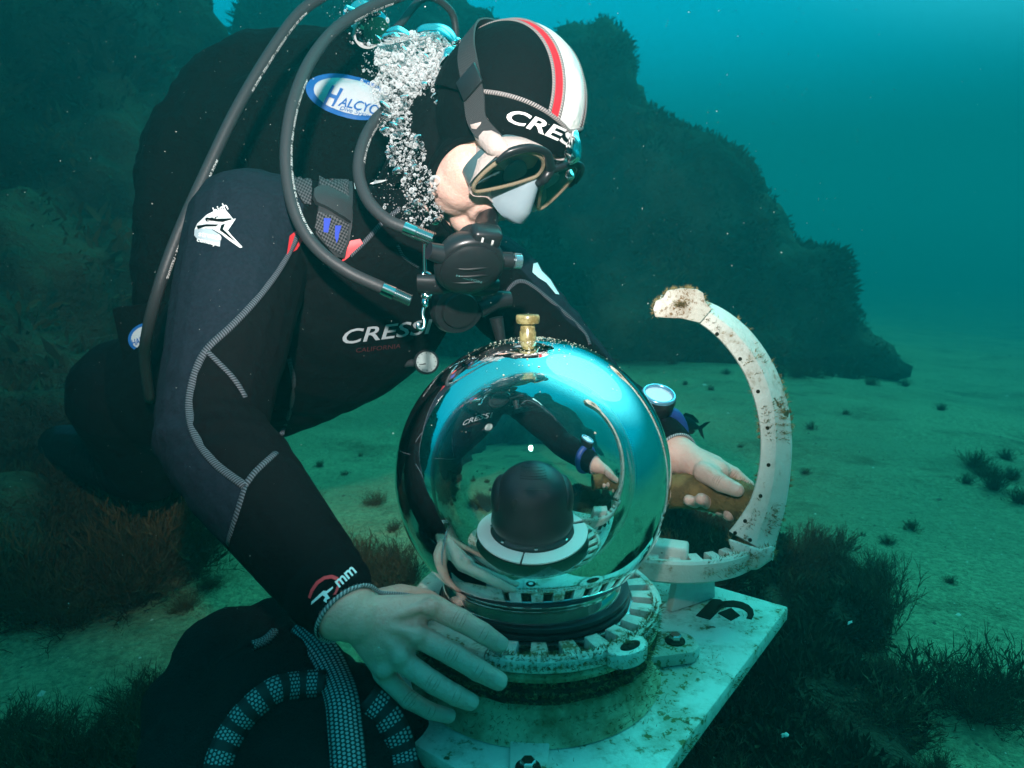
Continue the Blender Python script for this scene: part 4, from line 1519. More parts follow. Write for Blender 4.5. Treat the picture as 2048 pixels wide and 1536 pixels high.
# cuff emblem
def z5(pts):
    return [(560 + a / 3.84, 1080 + b / 3.84) for a, b in pts]
M_cyanprint = mat('pale_print', (0.62, 0.80, 0.82), 0.5)
sheet('cuff_emblem', z5([(222, 440), (240, 380), (280, 320), (340, 282), (400, 272), (445, 290), (462, 330), (452, 380), (420, 440), (395, 470), (390, 455), (425, 400), (440, 350), (430, 312), (395, 298), (345, 308), (295, 345), (258, 400), (240, 450)]), SUIT_BV, M_redprint, suit)
sheet('cuff_print', z5([(245, 495), (250, 470), (335, 390), (362, 392), (405, 360), (410, 375), (365, 415), (390, 450), (365, 485), (340, 470), (352, 440), (330, 425)]), SUIT_BV, M_cyanprint, suit, 0.0016)
lettering('cuff_print', 'mm', z5([(455, 372)])[0], z5([(585, 250)])[0], 24, SUIT_BV, M_cyanprint, suit, shear=0.1, bold=0.02)
# sleeve mark on the far arm
sheet('sleeve_mark', [(1066, 528), (1074, 526), (1082, 542), (1100, 560), (1118, 590), (1110, 588), (1092, 566), (1076, 556), (1064, 545)], SUIT_BV, M_cyanprint, suit)

# stitched cuff edges
def cuff(c, d, rr, ax):
    b = MB()
    a1, a2 = ortho(d)
    pts = []
    for k in range(40):
        th = 2 * PI * k / 40
        dirv = a1 * math.cos(th) + a2 * math.sin(th)
        loc, nor, _, _ = BODY_BV.ray_cast(c + dirv * 0.12, -dirv)
        if loc is None:
            loc = c + dirv * rr
        pts.append(loc + dirv * 0.0028)
    for _ in range(2):
        pts = [(pts[k - 1] + pts[k] * 2 + pts[(k + 1) % 40]) / 4 for k in range(40)]
    b.tube(pts, 0.0020, 10, closed=True)
    obj('cuff_edge', b, M_cuff, suit, ang=180)
cuff(CUFF_R + dRW * 0.000, dRW, 0.035, None)
cuff(CUFF_L, dLW, 0.035, None)

# ------------------------------------------------------------------ hood
def dense_edge(l):
    return [(p.x, p.y) for p in catmull([Vector((a, b, 0)) for a, b in l], 6)]
hA, hB, hCc = 0.1075, 0.0890, 0.1120
NLAT, NLON = 72, 120
def hood_pt(s, th, off=0.0):
    # s = lateral -1..1 (his right to his left), th = angle from forward towards up
    cs = math.sqrt(max(0.0, 1 - s * s))
    return hd(math.cos(th) * (hA + off) * cs, s * (hB + off), math.sin(th) * (hCc + off) * cs)
s_edges = [-0.999, -0.97, -0.93, -0.88, -0.82, -0.75, -0.68, -0.60, -0.52, -0.45, -0.41, -0.36, -0.31, -0.26, -0.18, -0.09, 0.0, 0.09, 0.18, 0.26, 0.31, 0.36, 0.41, 0.5, 0.6, 0.68, 0.75, 0.82, 0.88, 0.93, 0.97, 0.999]
def ss(a, n):
    o = []
    for i in range(len(a) - 1):
        for k in range(n):
            o.append(a[i] + (a[i + 1] - a[i]) * k / n)
    return o + [a[-1]]
S_ = ss(s_edges, 2)
def brk_(s):
    """forehead edge, band upper edge (radians from forward) for a lateral position"""
    a = abs(s)
    e0 = math.radians(15 - 44 * a ** 4)
    e1 = math.radians(32 + 14 * a)
    return e0, e1
TH_FRONT = 1.0
def th_grid(s):
    e0, e1 = brk_(s)
    low = -math.radians(150)
    g = []
    for k in range(8):
        g.append(e0 + (e1 - e0) * k / 8)
    for k in range(46):
        g.append(e1 + (math.radians(212) - e1) * k / 45)
    return g
hm = MB()
cols = 54
for s in S_:
    for th in th_grid(s):
        hm.v.append(hood_pt(s, th))
for i in range(len(S_) - 1):
    for k in range(cols - 1):
        a = i * cols + k
        sc_ = (S_[i] + S_[i + 1]) / 2
        m_ = 0
        if k >= 8:
            if abs(sc_) < 0.26:
                m_ = 2
            elif abs(sc_) < 0.41:
                m_ = 1
        hm.face((a, a + 1, a + cols + 1, a + cols), m_)
HOOD_BV = bvh_mb(hm)
# cheek pieces: hood round the face and under the chin
hood = obj('hood', hm, [M_suit, M_red, M_white], person, ang=180)
hood['label'] = 'black neoprene hood with red and white stripe over the crown'
mod = None
inn = [hit(BODY_BV, a_, b_, 0.003)[0] for a_, b_ in dense_edge(FACE_EDGE)]
for _ in range(3):
    inn = [inn[0]] + [(inn[i - 1] + inn[i] * 2 + inn[i + 1]) / 4 for i in range(1, len(inn) - 1)] + [inn[-1]]
rimb = MB()
rimb.tube(inn, 0.0042, 10, round_ends=True)
obj('face_rim', rimb, M_suit, hood, ang=180)
# seams on the hood
def hood_seam(pts, r=0.0032):
    b = MB()
    b.tube(pts, r, 8, ref=None, flat=1.0)
    obj('hood_seam', b, M_hseam, hood, ang=180)
for s in (-0.41, -0.26, 0.26, 0.41):
    hood_seam([hood_pt(s, brk_(s)[1] + (math.radians(200) - brk_(s)[1]) * k / 40, -0.0009) for k in range(41)], 0.0026)
hood_seam([hood_pt(-0.985 + 1.97 * k / 60, brk_(-0.985 + 1.97 * k / 60)[1], -0.0009) for k in range(61)], 0.0030)
lt = lettering('hood_print', 'CRESSI', (1010, 241), (1186, 318), 28, HOOD_BV, M_print, hood, shear=0.18, bold=0.022, bend=6)

# ------------------------------------------------------------------ diving gear
M_plastic = mat('black_plastic', (0.012, 0.013, 0.015), 0.35)
M_hose = mat('hose_rubber', (0.030, 0.033, 0.036), 0.5, spec=0.35)
bump(M_hose, noise_fac(M_hose, 300, 3, 0.6, 0.2, 0.8), 0.15, 0.001)
M_chrome = mat('chrome', (0.80, 0.80, 0.80), 0.12, 1.0)
M_silicone = mat('clear_silicone', (0.80, 0.64, 0.44), 0.15)
bsdf(M_silicone).inputs['Transmission Weight'].default_value = 0.75
bsdf(M_silicone).inputs['IOR'].default_value = 1.06
M_skirt = mat('frosted_silicone', (0.88, 0.72, 0.66), 0.3)
bsdf(M_skirt).inputs['Transmission Weight'].default_value = 0.45
bsdf(M_skirt).inputs['IOR'].default_value = 1.05
bump(M_skirt, noise_fac(M_skirt, 60, 4, 0.6, 0.25, 0.75), 0.35, 0.004)
M_pocket = mat('nose_pocket', (0.50, 0.66, 0.74), 0.2)
bsdf(M_pocket).inputs['Transmission Weight'].default_value = 0.6
bsdf(M_pocket).inputs['IOR'].default_value = 1.04
M_lens = bpy.data.materials.new('mask_lens'); M_lens.use_nodes = True
_n = M_lens.node_tree; _n.nodes.clear()
_o = _n.nodes.new('ShaderNodeOutputMaterial'); _mx = _n.nodes.new('ShaderNodeMixShader')
_t = _n.nodes.new('ShaderNodeBsdfTransparent'); _t.inputs[0].default_value = (0.80, 0.90, 0.90, 1)
_gl = _n.nodes.new('ShaderNodeBsdfGlossy'); _gl.inputs['Roughness'].default_value = 0.03
_fr = _n.nodes.new('ShaderNodeFresnel'); _fr.inputs[0].default_value = 1.33
_n.links.new(_fr.outputs[0], _mx.inputs[0]); _n.links.new(_t.outputs[0], _mx.inputs[1]); _n.links.new(_gl.outputs[0], _mx.inputs[2]); _n.links.new(_mx.outputs[0], _o.inputs[0])

M_tunnel = mat('dark_silicone', (0.06, 0.11, 0.12), 0.3)
# --- mask
MO = hd(0.076, 0.0, -0.012)
def mk(x, y, z=0.0):
    """mask coordinates: x to his left, y up the face, z forward; wraps round the face"""
    zz = z - 1.3 * x * x - 0.03 * abs(x)
    return MO + L_ * (x * 1.02) + U_ * (y * 1.30) + F_ * zz
mask = thing('diving_mask', 'twin-lens diving mask with black frame and pale silicone skirt on the diver\'s face', 'diving mask', MO)
lens_pts = [(0.008, 0.008), (0.014, 0.020), (0.032, 0.027), (0.054, 0.024), (0.070, 0.010), (0.077, -0.010), (0.076, -0.029), (0.067, -0.036), (0.050, -0.026), (0.030, -0.012), (0.015, 0.000)]
ZL = 0.034
for sgn in (-1, 1):
    ring_ = catmull([mk(sgn * x, y, ZL) for x, y in lens_pts], 4, True)
    b = MB(); b.tube(ring_, 0.0027, 10, closed=True)
    fr_ = obj('lens_rim', b, M_silicone, mask, ang=180)
    b = MB()
    c = sum(ring_, Vector((0, 0, 0))) / len(ring_)
    b.v = [c] + ring_
    for k in range(len(ring_)):
        b.face((0, 1 + k, 1 + (k + 1) % len(ring_)))
    obj('lens', b, M_lens, mask, ang=180)
    # back wall of the lens chamber: soft silicone tunnel to the eye
    b = MB()
    inner_ = catmull([mk(sgn * (0.006 + (x - 0.006) * 1.03), y * 1.05, ZL - 0.003) for x, y in lens_pts], 4, True)
    back_ = catmull([mk(sgn * (0.010 + (x - 0.010) * 0.98), y * 1.10, 0.004) for x, y in lens_pts], 4, True)
    n_ = len(inner_)
    b.v = inner_ + back_
    for k in range(n_):
        k2 = (k + 1) % n_
        b.face((k, k2, n_ + k2, n_ + k))
    obj('lens_tunnel', b, M_tunnel, mask, ang=180)
    # eye with dark iris inside
    b = MB(); b.sph(hd(0.079, sgn * 0.032, -0.018), 0.012)
    ey = obj('eye', b, mat('eye_white', (0.7, 0.68, 0.64), 0.2), person, ang=180)
    b = MB(); b.sph(hd(0.0875, sgn * 0.032, -0.021), 0.0052)
    obj('iris', b, mat('iris', (0.05, 0.04, 0.03), 0.2), ey, ang=180)
# dark frame: brow bar over both lenses with ribbed bridge
b = MB()
bp = [(-0.079, 0.003), (-0.074, 0.017), (-0.056, 0.031), (-0.032, 0.0345), (-0.014, 0.027), (0.0, 0.021), (0.014, 0.027), (0.032, 0.0345), (0.056, 0.031), (0.074, 0.017), (0.079, 0.003)]
P = catmull([mk(x, y, ZL + 0.003) for x, y in bp], 5)
b.tube(P, lerp_list([0.003, 0.0062, 0.0055, 0.0048, 0.006, 0.0066, 0.006, 0.0048, 0.0055, 0.0062, 0.003], len(P)), 12, ref=F_, flat=0.7)
obj('brow_frame', b, M_plastic, mask, ang=180)
b = MB()
for k in range(6):
    b.tube([mk(0.050 + 0.004 * k, 0.036 - 0.0025 * k, ZL + 0.003), mk(0.050 + 0.004 * k, 0.026 - 0.0025 * k, ZL + 0.010)], 0.0013, 6)
obj('frame_rib', b, M_plastic, mask, ang=180)
b = MB()
b.tube([mk(0, 0.021, ZL + 0.002), mk(0, 0.010, ZL + 0.006), mk(0, 0.000, ZL + 0.004)], [0.006, 0.0065, 0.005], 12)
obj('bridge', b, M_plastic, mask, ang=180)
# skirt
b = MB()
o_out = [(-0.080, 0.004), (-0.074, 0.020), (-0.056, 0.033), (-0.030, 0.036), (0.0, 0.030), (0.030, 0.036), (0.056, 0.033), (0.074, 0.020), (0.081, -0.006), (0.080, -0.032), (0.066, -0.042), (0.046, -0.038), (0.026, -0.042), (0.0, -0.044), (-0.026, -0.042), (-0.046, -0.038), (-0.066, -0.042), (-0.080, -0.032)]
A_ = catmull([mk(x, y, ZL - 0.002) for x, y in o_out], 4, True)
def facept(x, y):
    o0 = hd(0.30, 0, 0) + L_ * x + U_ * (y - 0.012)
    loc, nor, _, _ = BODY_BV.ray_cast(o0, -F_)
    if loc is None or (loc - HC).dot(F_) < 0.0:
        return hd(0.030, x, y - 0.012)
    return loc
B_ = []
for x, y in [tuple(p)[:2] for p in catmull([Vector((x, y, 0)) for x, y in o_out], 4, True)]:
    sx_ = 0.80
    sy = 1.02 if y > 0 else 1.25
    B_.append(facept(x * sx_, y * sy + 0.001) + F_ * 0.0035)
n_ = len(A_)
RW_ = 8
for j in range(RW_ + 1):
    w = j / RW_
    for k in range(n_):
        mid_ = A_[k].lerp(B_[k], 0.55) + ((A_[k] + B_[k]) / 2 - hd(0.03, 0, -0.03)).normalized() * 0.010
        b.v.append(A_[k] * (1 - w) ** 2 + mid_ * 2 * w * (1 - w) + B_[k] * w * w)
for j in range(RW_):
    for k in range(n_):
        k2 = (k + 1) % n_
        b.face((j * n_ + k, j * n_ + k2, (j + 1) * n_ + k2, (j + 1) * n_ + k))
skirt = obj('skirt', b, M_skirt, mask, ang=180)
# nose pocket
b = MB()
secs_ = [(0.004, 0.010, ZL + 0.002), (-0.010, 0.018, ZL + 0.014), (-0.024, 0.024, ZL + 0.026), (-0.037, 0.028, ZL + 0.030), (-0.044, 0.027, ZL + 0.022)]
NN = 16
for (y, w_, z_) in secs_:
    for k in range(NN + 1):
        a = PI * k / NN
        b.v.append(mk(math.cos(a) * w_ * 1.0, y, -0.004 + (z_ + 0.004) * (math.sin(a) ** 0.55)))
for i in range(len(secs_) - 1):
    for k in range(NN):
        a = i * (NN + 1) + k
        b.face((a, a + 1, a + NN + 2, a + NN + 1))
b.face([(len(secs_) - 1) * (NN + 1) + k for k in range(NN + 1)])
obj('nose_pocket', b, M_pocket, mask, ang=60)
for sgn in (-1, 1):
    b = MB()
    b.ell(mk(sgn * 0.030, -0.004, ZL - 0.009), L_ * 0.022 + U_ * 0.008 * sgn, F_ * 0.005, U_ * 0.019, 20, 12)
    obj('inner_nose_wall', b, M_pocket, mask, ang=180)
# strap and buckle on his right temple
b = MB()
def onhood(f, l, u, off=0.0035):
    d = Vector((f, l, u)).normalized()
    k = 1.0 / math.sqrt((d.x / (hA + off)) ** 2 + (d.y / (hB + off)) ** 2 + (d.z / (hCc + off)) ** 2)
    return hd(d.x * k, d.y * k, d.z * k)
sp = [mk(-0.078, 0.012, 0.018), onhood(0.50, -0.90, -0.02, 0.006), onhood(0.25, -1, 0.12), onhood(-0.1, -1, 0.25), onhood(-0.5, -0.85, 0.32), onhood(-0.85, -0.5, 0.36), onhood(-1, 0, 0.38), onhood(-0.85, 0.5, 0.36), onhood(-0.5, 0.85, 0.32), onhood(-0.1, 1, 0.25), onhood(0.25, 1, 0.12), onhood(0.5, 0.9, -0.02, 0.006), mk(0.078, 0.012, 0.018)]
def ribbon_band(b, pts, w, th, upv, per=6):
    P = catmull(pts, per)
    n = len(P)
    base = len(b.v)
    for i in range(n):
        d = (P[min(i + 1, n - 1)] - P[max(i - 1, 0)]).normalized()
        u_ = upv(P[i]) if callable(upv) else upv
        u_ = (u_ - d * u_.dot(d)).normalized()
        nn = d.cross(u_)
        ww = w(i / (n - 1)) if callable(w) else w
        for sx_, sy in ((-1, -1), (1, -1), (1, 1), (-1, 1)):
            b.v.append(P[i] + u_ * (ww * 0.5 * sx_) + nn * (th * 0.5 * sy))
    Ls = 0
    for i in range(n - 1):
        l1 = Ls + (P[i + 1] - P[i]).length
        for k in range(4):
            k2 = (k + 1) % 4
            v0, v1 = (0.0, 1.0) if k % 2 == 0 else (0.0, 0.05)
            b.face((base + i * 4 + k, base + i * 4 + k2, base + (i + 1) * 4 + k2, base + (i + 1) * 4 + k), 0, ((Ls, v0), (Ls, v1), (l1, v1), (l1, v0)))
        Ls = l1
    b.face([base + k for k in range(4)]); b.face([base + (n - 1) * 4 + k for k in range(4)])
M_web = mat('webbing', (0.030, 0.031, 0.033), 0.7, spec=0.3)
_uv = N(M_web, 'ShaderNodeTexCoord').outputs['UV']
_mp = N(M_web, 'ShaderNodeMapping'); _mp.inputs['Scale'].default_value = (700, 26, 1); L(M_web, _uv, _mp.inputs[0])
_ck = N(M_web, 'ShaderNodeTexChecker'); _ck.inputs['Scale'].default_value = 1.0; L(M_web, _mp.outputs[0], _ck.inputs[0])
L(M_web, mixc(M_web, _ck.outputs['Fac'], (0.016, 0.017, 0.018), (0.055, 0.055, 0.058)), bsdf(M_web).inputs['Base Color'])
ribbon_band(b, sp, lambda s: 0.022 + 0.008 * min(1, 6 * min(s, 1 - s)), 0.0024, U_, 8)
obj('strap', b, M_web, mask, ang=50)
b = MB()
bk = onhood(0.06, -1, 0.19, 0.007)
b.box(bk, (0.026, 0.034, 0.005), (-F_ * 0.97 - L_ * 0.1 + U_ * 0.15), U_, bev=0.0015)
obj('buckle', b, M_plastic, mask)
b = MB()
P = catmull([mk(-0.070, 0.012, ZL - 0.004), mk(-0.080, 0.010, 0.020), onhood(0.60, -0.80, -0.08, 0.0), onhood(0.48, -0.88, -0.02, 0.002)], 5)
b.tube(P, lerp_list([0.006, 0.009, 0.009, 0.008], len(P)), 10, ref=U_, flat=1.5)
obj('strap_arm', b, M_skirt, mask, ang=180)
# oval bubble caught under the hood's edge
M_bub = bpy.data.materials.new('air_bubble'); M_bub.use_nodes = True
_n = M_bub.node_tree; _n.nodes.clear()
_o = _n.nodes.new('ShaderNodeOutputMaterial'); _g = _n.nodes.new('ShaderNodeBsdfGlass')
_g.inputs['IOR'].default_value = 0.75; _g.inputs['Roughness'].default_value = 0.0
_n.links.new(_g.outputs[0], _o.inputs[0])

# --- regulator at the mouth
RC = px(938, 528, 0.835)
RN = Vector((0.22, -0.70, -0.62)).normalized()
RX = (Vector((0.95, 0.1, -0.25)) - RN * Vector((0.95, 0.1, -0.25)).dot(RN)).normalized()
RY = RN.cross(RX).normalized()
if RY.z < 0:
    RY = -RY
reg = thing('second_stage_regulator', 'black round second-stage regulator held in the diver\'s mouth', 'regulator', RC)
b = MB()
b.lathe([(0.0, -0.030), (0.020, -0.030), (0.032, -0.024), (0.040, -0.010), (0.0425, 0.0), (0.0425, 0.005), (0.040, 0.009), (0.037, 0.0105), (0.0, 0.0105)], 48, RC, RN)
obj('housing', b, M_plastic, reg)
b = MB()
b.lathe([(0.0362, 0.0106), (0.0362, 0.0125), (0.033, 0.0150), (0.020, 0.0178), (0.0, 0.0185)], 48, RC, RN)
cover = obj('purge_cover', b, M_plastic, reg)
for k in range(3):
    b = MB()
    y0 = -0.014 + 0.011 * k
    P = []
    for j in range(17):
        x = -0.026 + 0.052 * j / 16
        y = y0 + 0.007 * math.sin((x / 0.026) * 1.6) - 0.25 * x
        r2 = math.hypot(x, y) / 0.036
        P.append(RC + RX * x + RY * y + RN * (0.0186 - 0.0058 * r2 * r2))
    b.tube(P, lerp_list([0.0005, 0.0017, 0.0019, 0.0017, 0.0005], 17), 8)
    obj('louvre', b, M_black, cover, ang=180)
b = MB()
mo = hd(0.098, -0.004, -0.096)
P = catmull([mo, mo.lerp(RC, 0.35) + F_ * 0.006, RC + RY * 0.018 - RN * 0.014], 5)
b.tube(P, lerp_list([0.017, 0.020, 0.025], len(P)), 20, ref=L_, flat=0.78)
neck_ = obj('mouthpiece', b, M_plastic, reg, ang=60)
b = MB()
b.box(RC + RY * 0.040 - RN * 0.004 + RX * 0.012, (0.036, 0.022, 0.024), RX, RY, bev=0.006, seg=3)
obj('valve_box', b, M_plastic, reg, ang=60)
RB = BVHTree.FromPolygons([p + Vector((0, 0, 0)) for p in b.v], b.f)
b = MB()
b.tube([RC - RX * 0.036 + RY * 0.012, RC - RX * 0.052 + RY * 0.016], [0.012, 0.010], 16)
obj('hose_port', b, M_plastic, reg)
b = MB()
kn0 = RC + RX * 0.040 + RY * 0.004 - RN * 0.006
b.tube([kn0, kn0 + RX * 0.014, kn0 + RX * 0.016], [0.010, 0.0105, 0.008], 16)
obj('knob_collar', b, M_plastic, reg)
b = MB()
M_teal = mat('teal_metal', (0.45, 0.62, 0.66), 0.2, 0.9)
b.tube([kn0 + RX * 0.0165, kn0 + RX * 0.018, kn0 + RX * 0.026, kn0 + RX * 0.028], [0.0085, 0.0098, 0.0098, 0.006], 14)
obj('adjust_knob', b, M_teal, reg)
# exhaust horns below
for sg in (-1, 1):
    b = MB()
    P = catmull([RC - RY * 0.026 - RN * 0.010, RC - RY * 0.044 + RX * sg * 0.022 - RN * 0.012, RC - RY * 0.052 + RX * sg * 0.050 - RN * 0.020], 5)
    b.tube(P, lerp_list([0.012, 0.015, 0.013], len(P)), 14, ref=RN, flat=0.7)
    obj('exhaust_horn', b, M_plastic, reg, ang=60)
# small crest printed on the valve box
lettering('crest_print', 'H', (958, 498), (982, 504), 26, RB, M_print, reg, off=0.0006, bold=-0.0)
lettering('cover_print', 'HALCYON', (912, 552), (962, 566), 5, bvh_of(cover.data, world_org(cover)), mat('teal_print', (0.10, 0.30, 0.30), 0.5), cover, off=0.0010)

# --- backup regulator below it
R2 = px(915, 615, 0.94)
reg2 = thing('backup_regulator', 'spare black regulator hanging on the chest below the mouth regulator', 'regulator', R2)
N2 = Vector((0.35, -0.75, -0.3)).normalized()
b = MB(); b.lathe([(0.0, -0.028), (0.024, -0.026), (0.036, -0.012), (0.038, 0.0), (0.034, 0.008), (0.0, 0.012)], 36, R2, N2)
obj('housing', b, M_plastic, reg2)
b = MB(); b.lathe([(0.026, 0.0095), (0.024, 0.013), (0.0, 0.0145)], 30, R2, N2)
obj('purge_cover', b, M_black, reg2)
b = MB(); b.tube([R2 + RX * 0.03, R2 + RX * 0.055 + Vector((0, 0, 0.012)), R2 + RX * 0.075 + Vector((0, 0, 0.014))], [0.014, 0.013, 0.011], 14)
obj('valve_arm', b, M_plastic, reg2)
b = MB(); b.tube([R2 + RX * 0.055 - Vector((0, 0, 0.012)), R2 + RX * 0.062 - Vector((0, 0, 0.045))], [0.010, 0.007], 10)
obj('hanging_tab', b, M_plastic, reg2)

# --- hoses
def hose(path, r, label, texts=(), fit_end=True, name='air_hose'):
    P = catmull([px(*p) for p in path], 8)
    h = thing(name, label, 'hose', P[-1])
    b = MB(); b.tube(P, r, 14)
    obj('hose_tube', b, M_hose, h, ang=180)
    if fit_end:
        d = (P[-1] - P[-3]).normalized()
        e0 = P[-1] - d * 0.004
        b = MB()
        b.tube([e0, e0 + d * 0.016, e0 + d * 0.0165], [r * 1.12, r * 1.12, r * 1.0], 14)
        obj('ferrule', b, M_chrome, h)
        b = MB()
        rr = []
        pp = []
        for k in range(10):
            pp += [e0 + d * (0.0165 + 0.0024 * k), e0 + d * (0.0165 + 0.0024 * k + 0.0012)]
            rr += [r * 1.15, r * 0.92]
        b.tube(pp, rr, 14)
        obj('threaded_fitting', b, M_chrome, h, ang=25)
    # printing along the hose
    cum = [0.0]
    for i in range(1, len(P)):
        cum.append(cum[-1] + (P[i] - P[i - 1]).length)
    def at(s):
        s = max(0.0, min(cum[-1], s))
        i = 0
        while i < len(cum) - 2 and cum[i + 1] < s:
            i += 1
        w = (s - cum[i]) / max(1e-9, cum[i + 1] - cum[i])
        return P[i].lerp(P[i + 1], w), (P[min(i + 2, len(P) - 1)] - P[max(i - 1, 0)]).normalized()
    for txt, s0, hgt, shift, flip in texts:
        bm = text_mesh(txt, 0, 0.02, 1.15)
        b = MB(); bm.verts.index_update()
        for x in bm.verts:
            s = s0 + (x.co.x * hgt if not flip else -x.co.x * hgt)
            c, d = at(s)
            vw = (CP - c).normalized()
            vw = (vw - d * vw.dot(d)).normalized()
            sd = d.cross(vw)
            a = ((x.co.y - 0.35) * hgt * (-1 if flip else 1)) / r + shift
            b.v.append(c + (vw * math.cos(a) - sd * math.sin(a)) * (r + 0.0004))
        for f in bm.faces:
            b.face([x.index for x in f.verts])
        bm.free()
        obj('hose_print', b, M_print, h, ang=180, fix=False)
    return h
hose([(700, -60, 1.02), (655, -15, 1.01), (600, 25, 0.99), (545, 98, 0.97), (475, 215, 0.945), (412, 345, 0.925), (356, 470, 0.905), (318, 575, 0.90), (296, 660, 0.93), (290, 720, 1.0), (300, 800, 1.10)], 0.0076,
     'long black hose running down beside the diver\'s shoulder past his upper arm',
     [('MADE IN ITALY - DIVISION - LEAD FREE - MADE IN', 0.10, 0.0058, 0.9, False), ('MADE IN ITALY - DIVISION - FREE - LEAD FREE - PRESSURE', 0.36, 0.0058, 0.9, False)], False)
hose([(860, -30, 1.06), (800, -8, 1.03), (735, 18, 1.0), (672, 58, 0.97), (622, 120, 0.935), (590, 195, 0.905), (574, 275, 0.89), (574, 350, 0.88), (592, 430, 0.87), (632, 495, 0.865), (695, 543, 0.868), (770, 578, 0.88)], 0.0080,
     'black hose looping over the shoulder strap to a chrome fitting on the chest',
     [('MADE IN ITALY - DIVISION', 0.08, 0.0056, 0.9, False), ('MADE IN ITALY - DIVISION - FREE - LEAD FREE - PRESSURE OK - APPROVED HOSE', 0.30, 0.0056, 1.0, False)])
hose([(830, 130, 1.00), (790, 200, 0.965), (748, 245, 0.93), (724, 295, 0.90), (718, 350, 0.885), (737, 402, 0.872), (775, 440, 0.866), (815, 458, 0.866)], 0.0078,
     'short black hose curving to a chrome fitting on the mouth regulator',
     [('FREE - LEAD FREE - DIVISION - MADE IN ITALY', 0.085, 0.0056, 1.0, False)])

# --- bolt snap
bs = thing('bolt_snap', 'chrome bolt snap clipped on the chest beside the spare regulator', 'clip', px(848, 560, 0.875))
b = MB(); b.tube([px(850, 488, 0.868), px(849, 520, 0.872), px(850, 545, 0.875)], [0.0030, 0.0026, 0.0030], 10)
obj('bolt', b, M_chrome, bs)
b = MB()
b.tube(catmull([px(848, 545, 0.875), px(862, 552, 0.874), px(864, 580, 0.874), px(857, 594, 0.875), px(848, 580, 0.875), px(846, 558, 0.875)], 5, True), 0.0024, 8, closed=True)
obj('gate_loop', b, M_chrome, bs, ang=180)
b = MB(); b.lathe([(0.0028, -0.010), (0.0045, -0.008), (0.0045, 0.0), (0.003, 0.002), (0.0042, 0.004), (0.0042, 0.009), (0.0028, 0.011)], 14, px(850, 600, 0.876), UP)
obj('swivel', b, M_chrome, bs)
b = MB()
b.tube(catmull([px(850, 607, 0.876), px(845, 628, 0.876), px(849, 645, 0.876), px(845, 658, 0.875), px(836, 656, 0.874), px(837, 648, 0.874)], 5), 0.0026, 8, round_ends=True)
obj('hook', b, M_chrome, bs, ang=180)

# --- buoyancy wing behind the shoulders
M_wing = mat('wing_fabric', (0.0028, 0.0026, 0.0029), 0.9, spec=0.1)
bump(M_wing, noise_fac(M_wing, 30, 5, 0.6, 0.25, 0.75), 0.5, 0.008)
wb = MB()
wp = catmull([px(322, 520, 1.26), px(352, 380, 1.27), px(402, 265, 1.28), px(478, 185, 1.29), px(575, 150, 1.30), px(680, 158, 1.30), px(780, 215, 1.28), px(840, 300, 1.26)], 5)
wb.tube(wp, lerp_list([0.05, 0.072, 0.082, 0.084, 0.084, 0.084, 0.07, 0.05], len(wp)), 18, round_ends=True)
wb.ell(px(590, 300, 1.24), Vector((0.20, 0, 0)), Vector((0, 0.05, 0)), Vector((0, 0, 0.14)))
wb.tube([px(322, 520, 1.26), px(318, 640, 1.30), px(330, 720, 1.33)], [0.05, 0.04, 0.03], 14, round_ends=True)
wme = fuse(wb, 0.007, 6)
for x in wme.vertices:
    x.co += x.normal.copy() * (0.012 * fbm(x.co, 9, 3) + 0.004 * fbm(x.co, 30, 2))
wme.update()
wing = tag(obj('buoyancy_wing', wme, M_wing, ang=180, org=px(520, 300, 1.28)), 'black fabric buoyancy wing bulging behind the diver\'s shoulders with oval patch', 'buoyancy wing')
WBV = bvh_of(wme, world_org(wing))
M_blue = mat('patch_blue', (0.015, 0.13, 0.42), 0.6)
M_patch = mat('patch_white', (0.62, 0.64, 0.66), 0.6)
def ellp(cx, cy, a, b_, rot, n=40):
    r_ = math.radians(rot)
    return [(cx + a * math.cos(t) * math.cos(r_) - b_ * math.sin(t) * math.sin(r_), cy + a * math.cos(t) * math.sin(r_) + b_ * math.sin(t) * math.cos(r_)) for t in [2 * PI * k / n for k in range(n)]]
sheet('patch', ellp(700, 195, 90, 42, 14), WBV, M_blue, wing, 0.002)
sheet('patch_field', ellp(704, 196, 77, 33, 14), WBV, M_patch, wing, 0.0032)
lettering('patch_print', 'H', (647, 207), (675, 216), 38, WBV, M_blue, wing, 0.0046, shear=0.25, bold=0.03)
lettering('patch_print', 'ALCYON', (676, 213), (775, 237), 19, WBV, M_blue, wing, 0.0046, shear=0.25, bold=0.02)
lettering('patch_print', 'Dive Systems', (680, 222), (752, 241), 8, WBV, M_blue, wing, 0.0046, shear=0.25)
# second, smaller oval badge low on the wing
hb2 = MB(); hb2.box(px(292, 675, 1.16), (0.10, 0.012, 0.11), (0.95, -0.2, 0.1), (0.2, 0.97, 0.05), bev=0.005)
pouch = tag(obj('gear_pouch', hb2, M_wing, org=px(292, 675, 1.16)), 'black pouch with small blue and white oval badge behind the diver\'s elbow', 'pouch')
PBV = bvh_mb(hb2)
sheet('badge', ellp(292, 674, 36, 28, -20), PBV, M_blue, pouch, 0.001)
sheet('badge_field', ellp(292, 674, 29, 22, -20), PBV, M_patch, pouch, 0.002)
lettering('badge_print', 'HALCYON', (268, 692), (322, 672), 13, PBV, M_blue, pouch, 0.003, shear=0.2, bold=0.02)

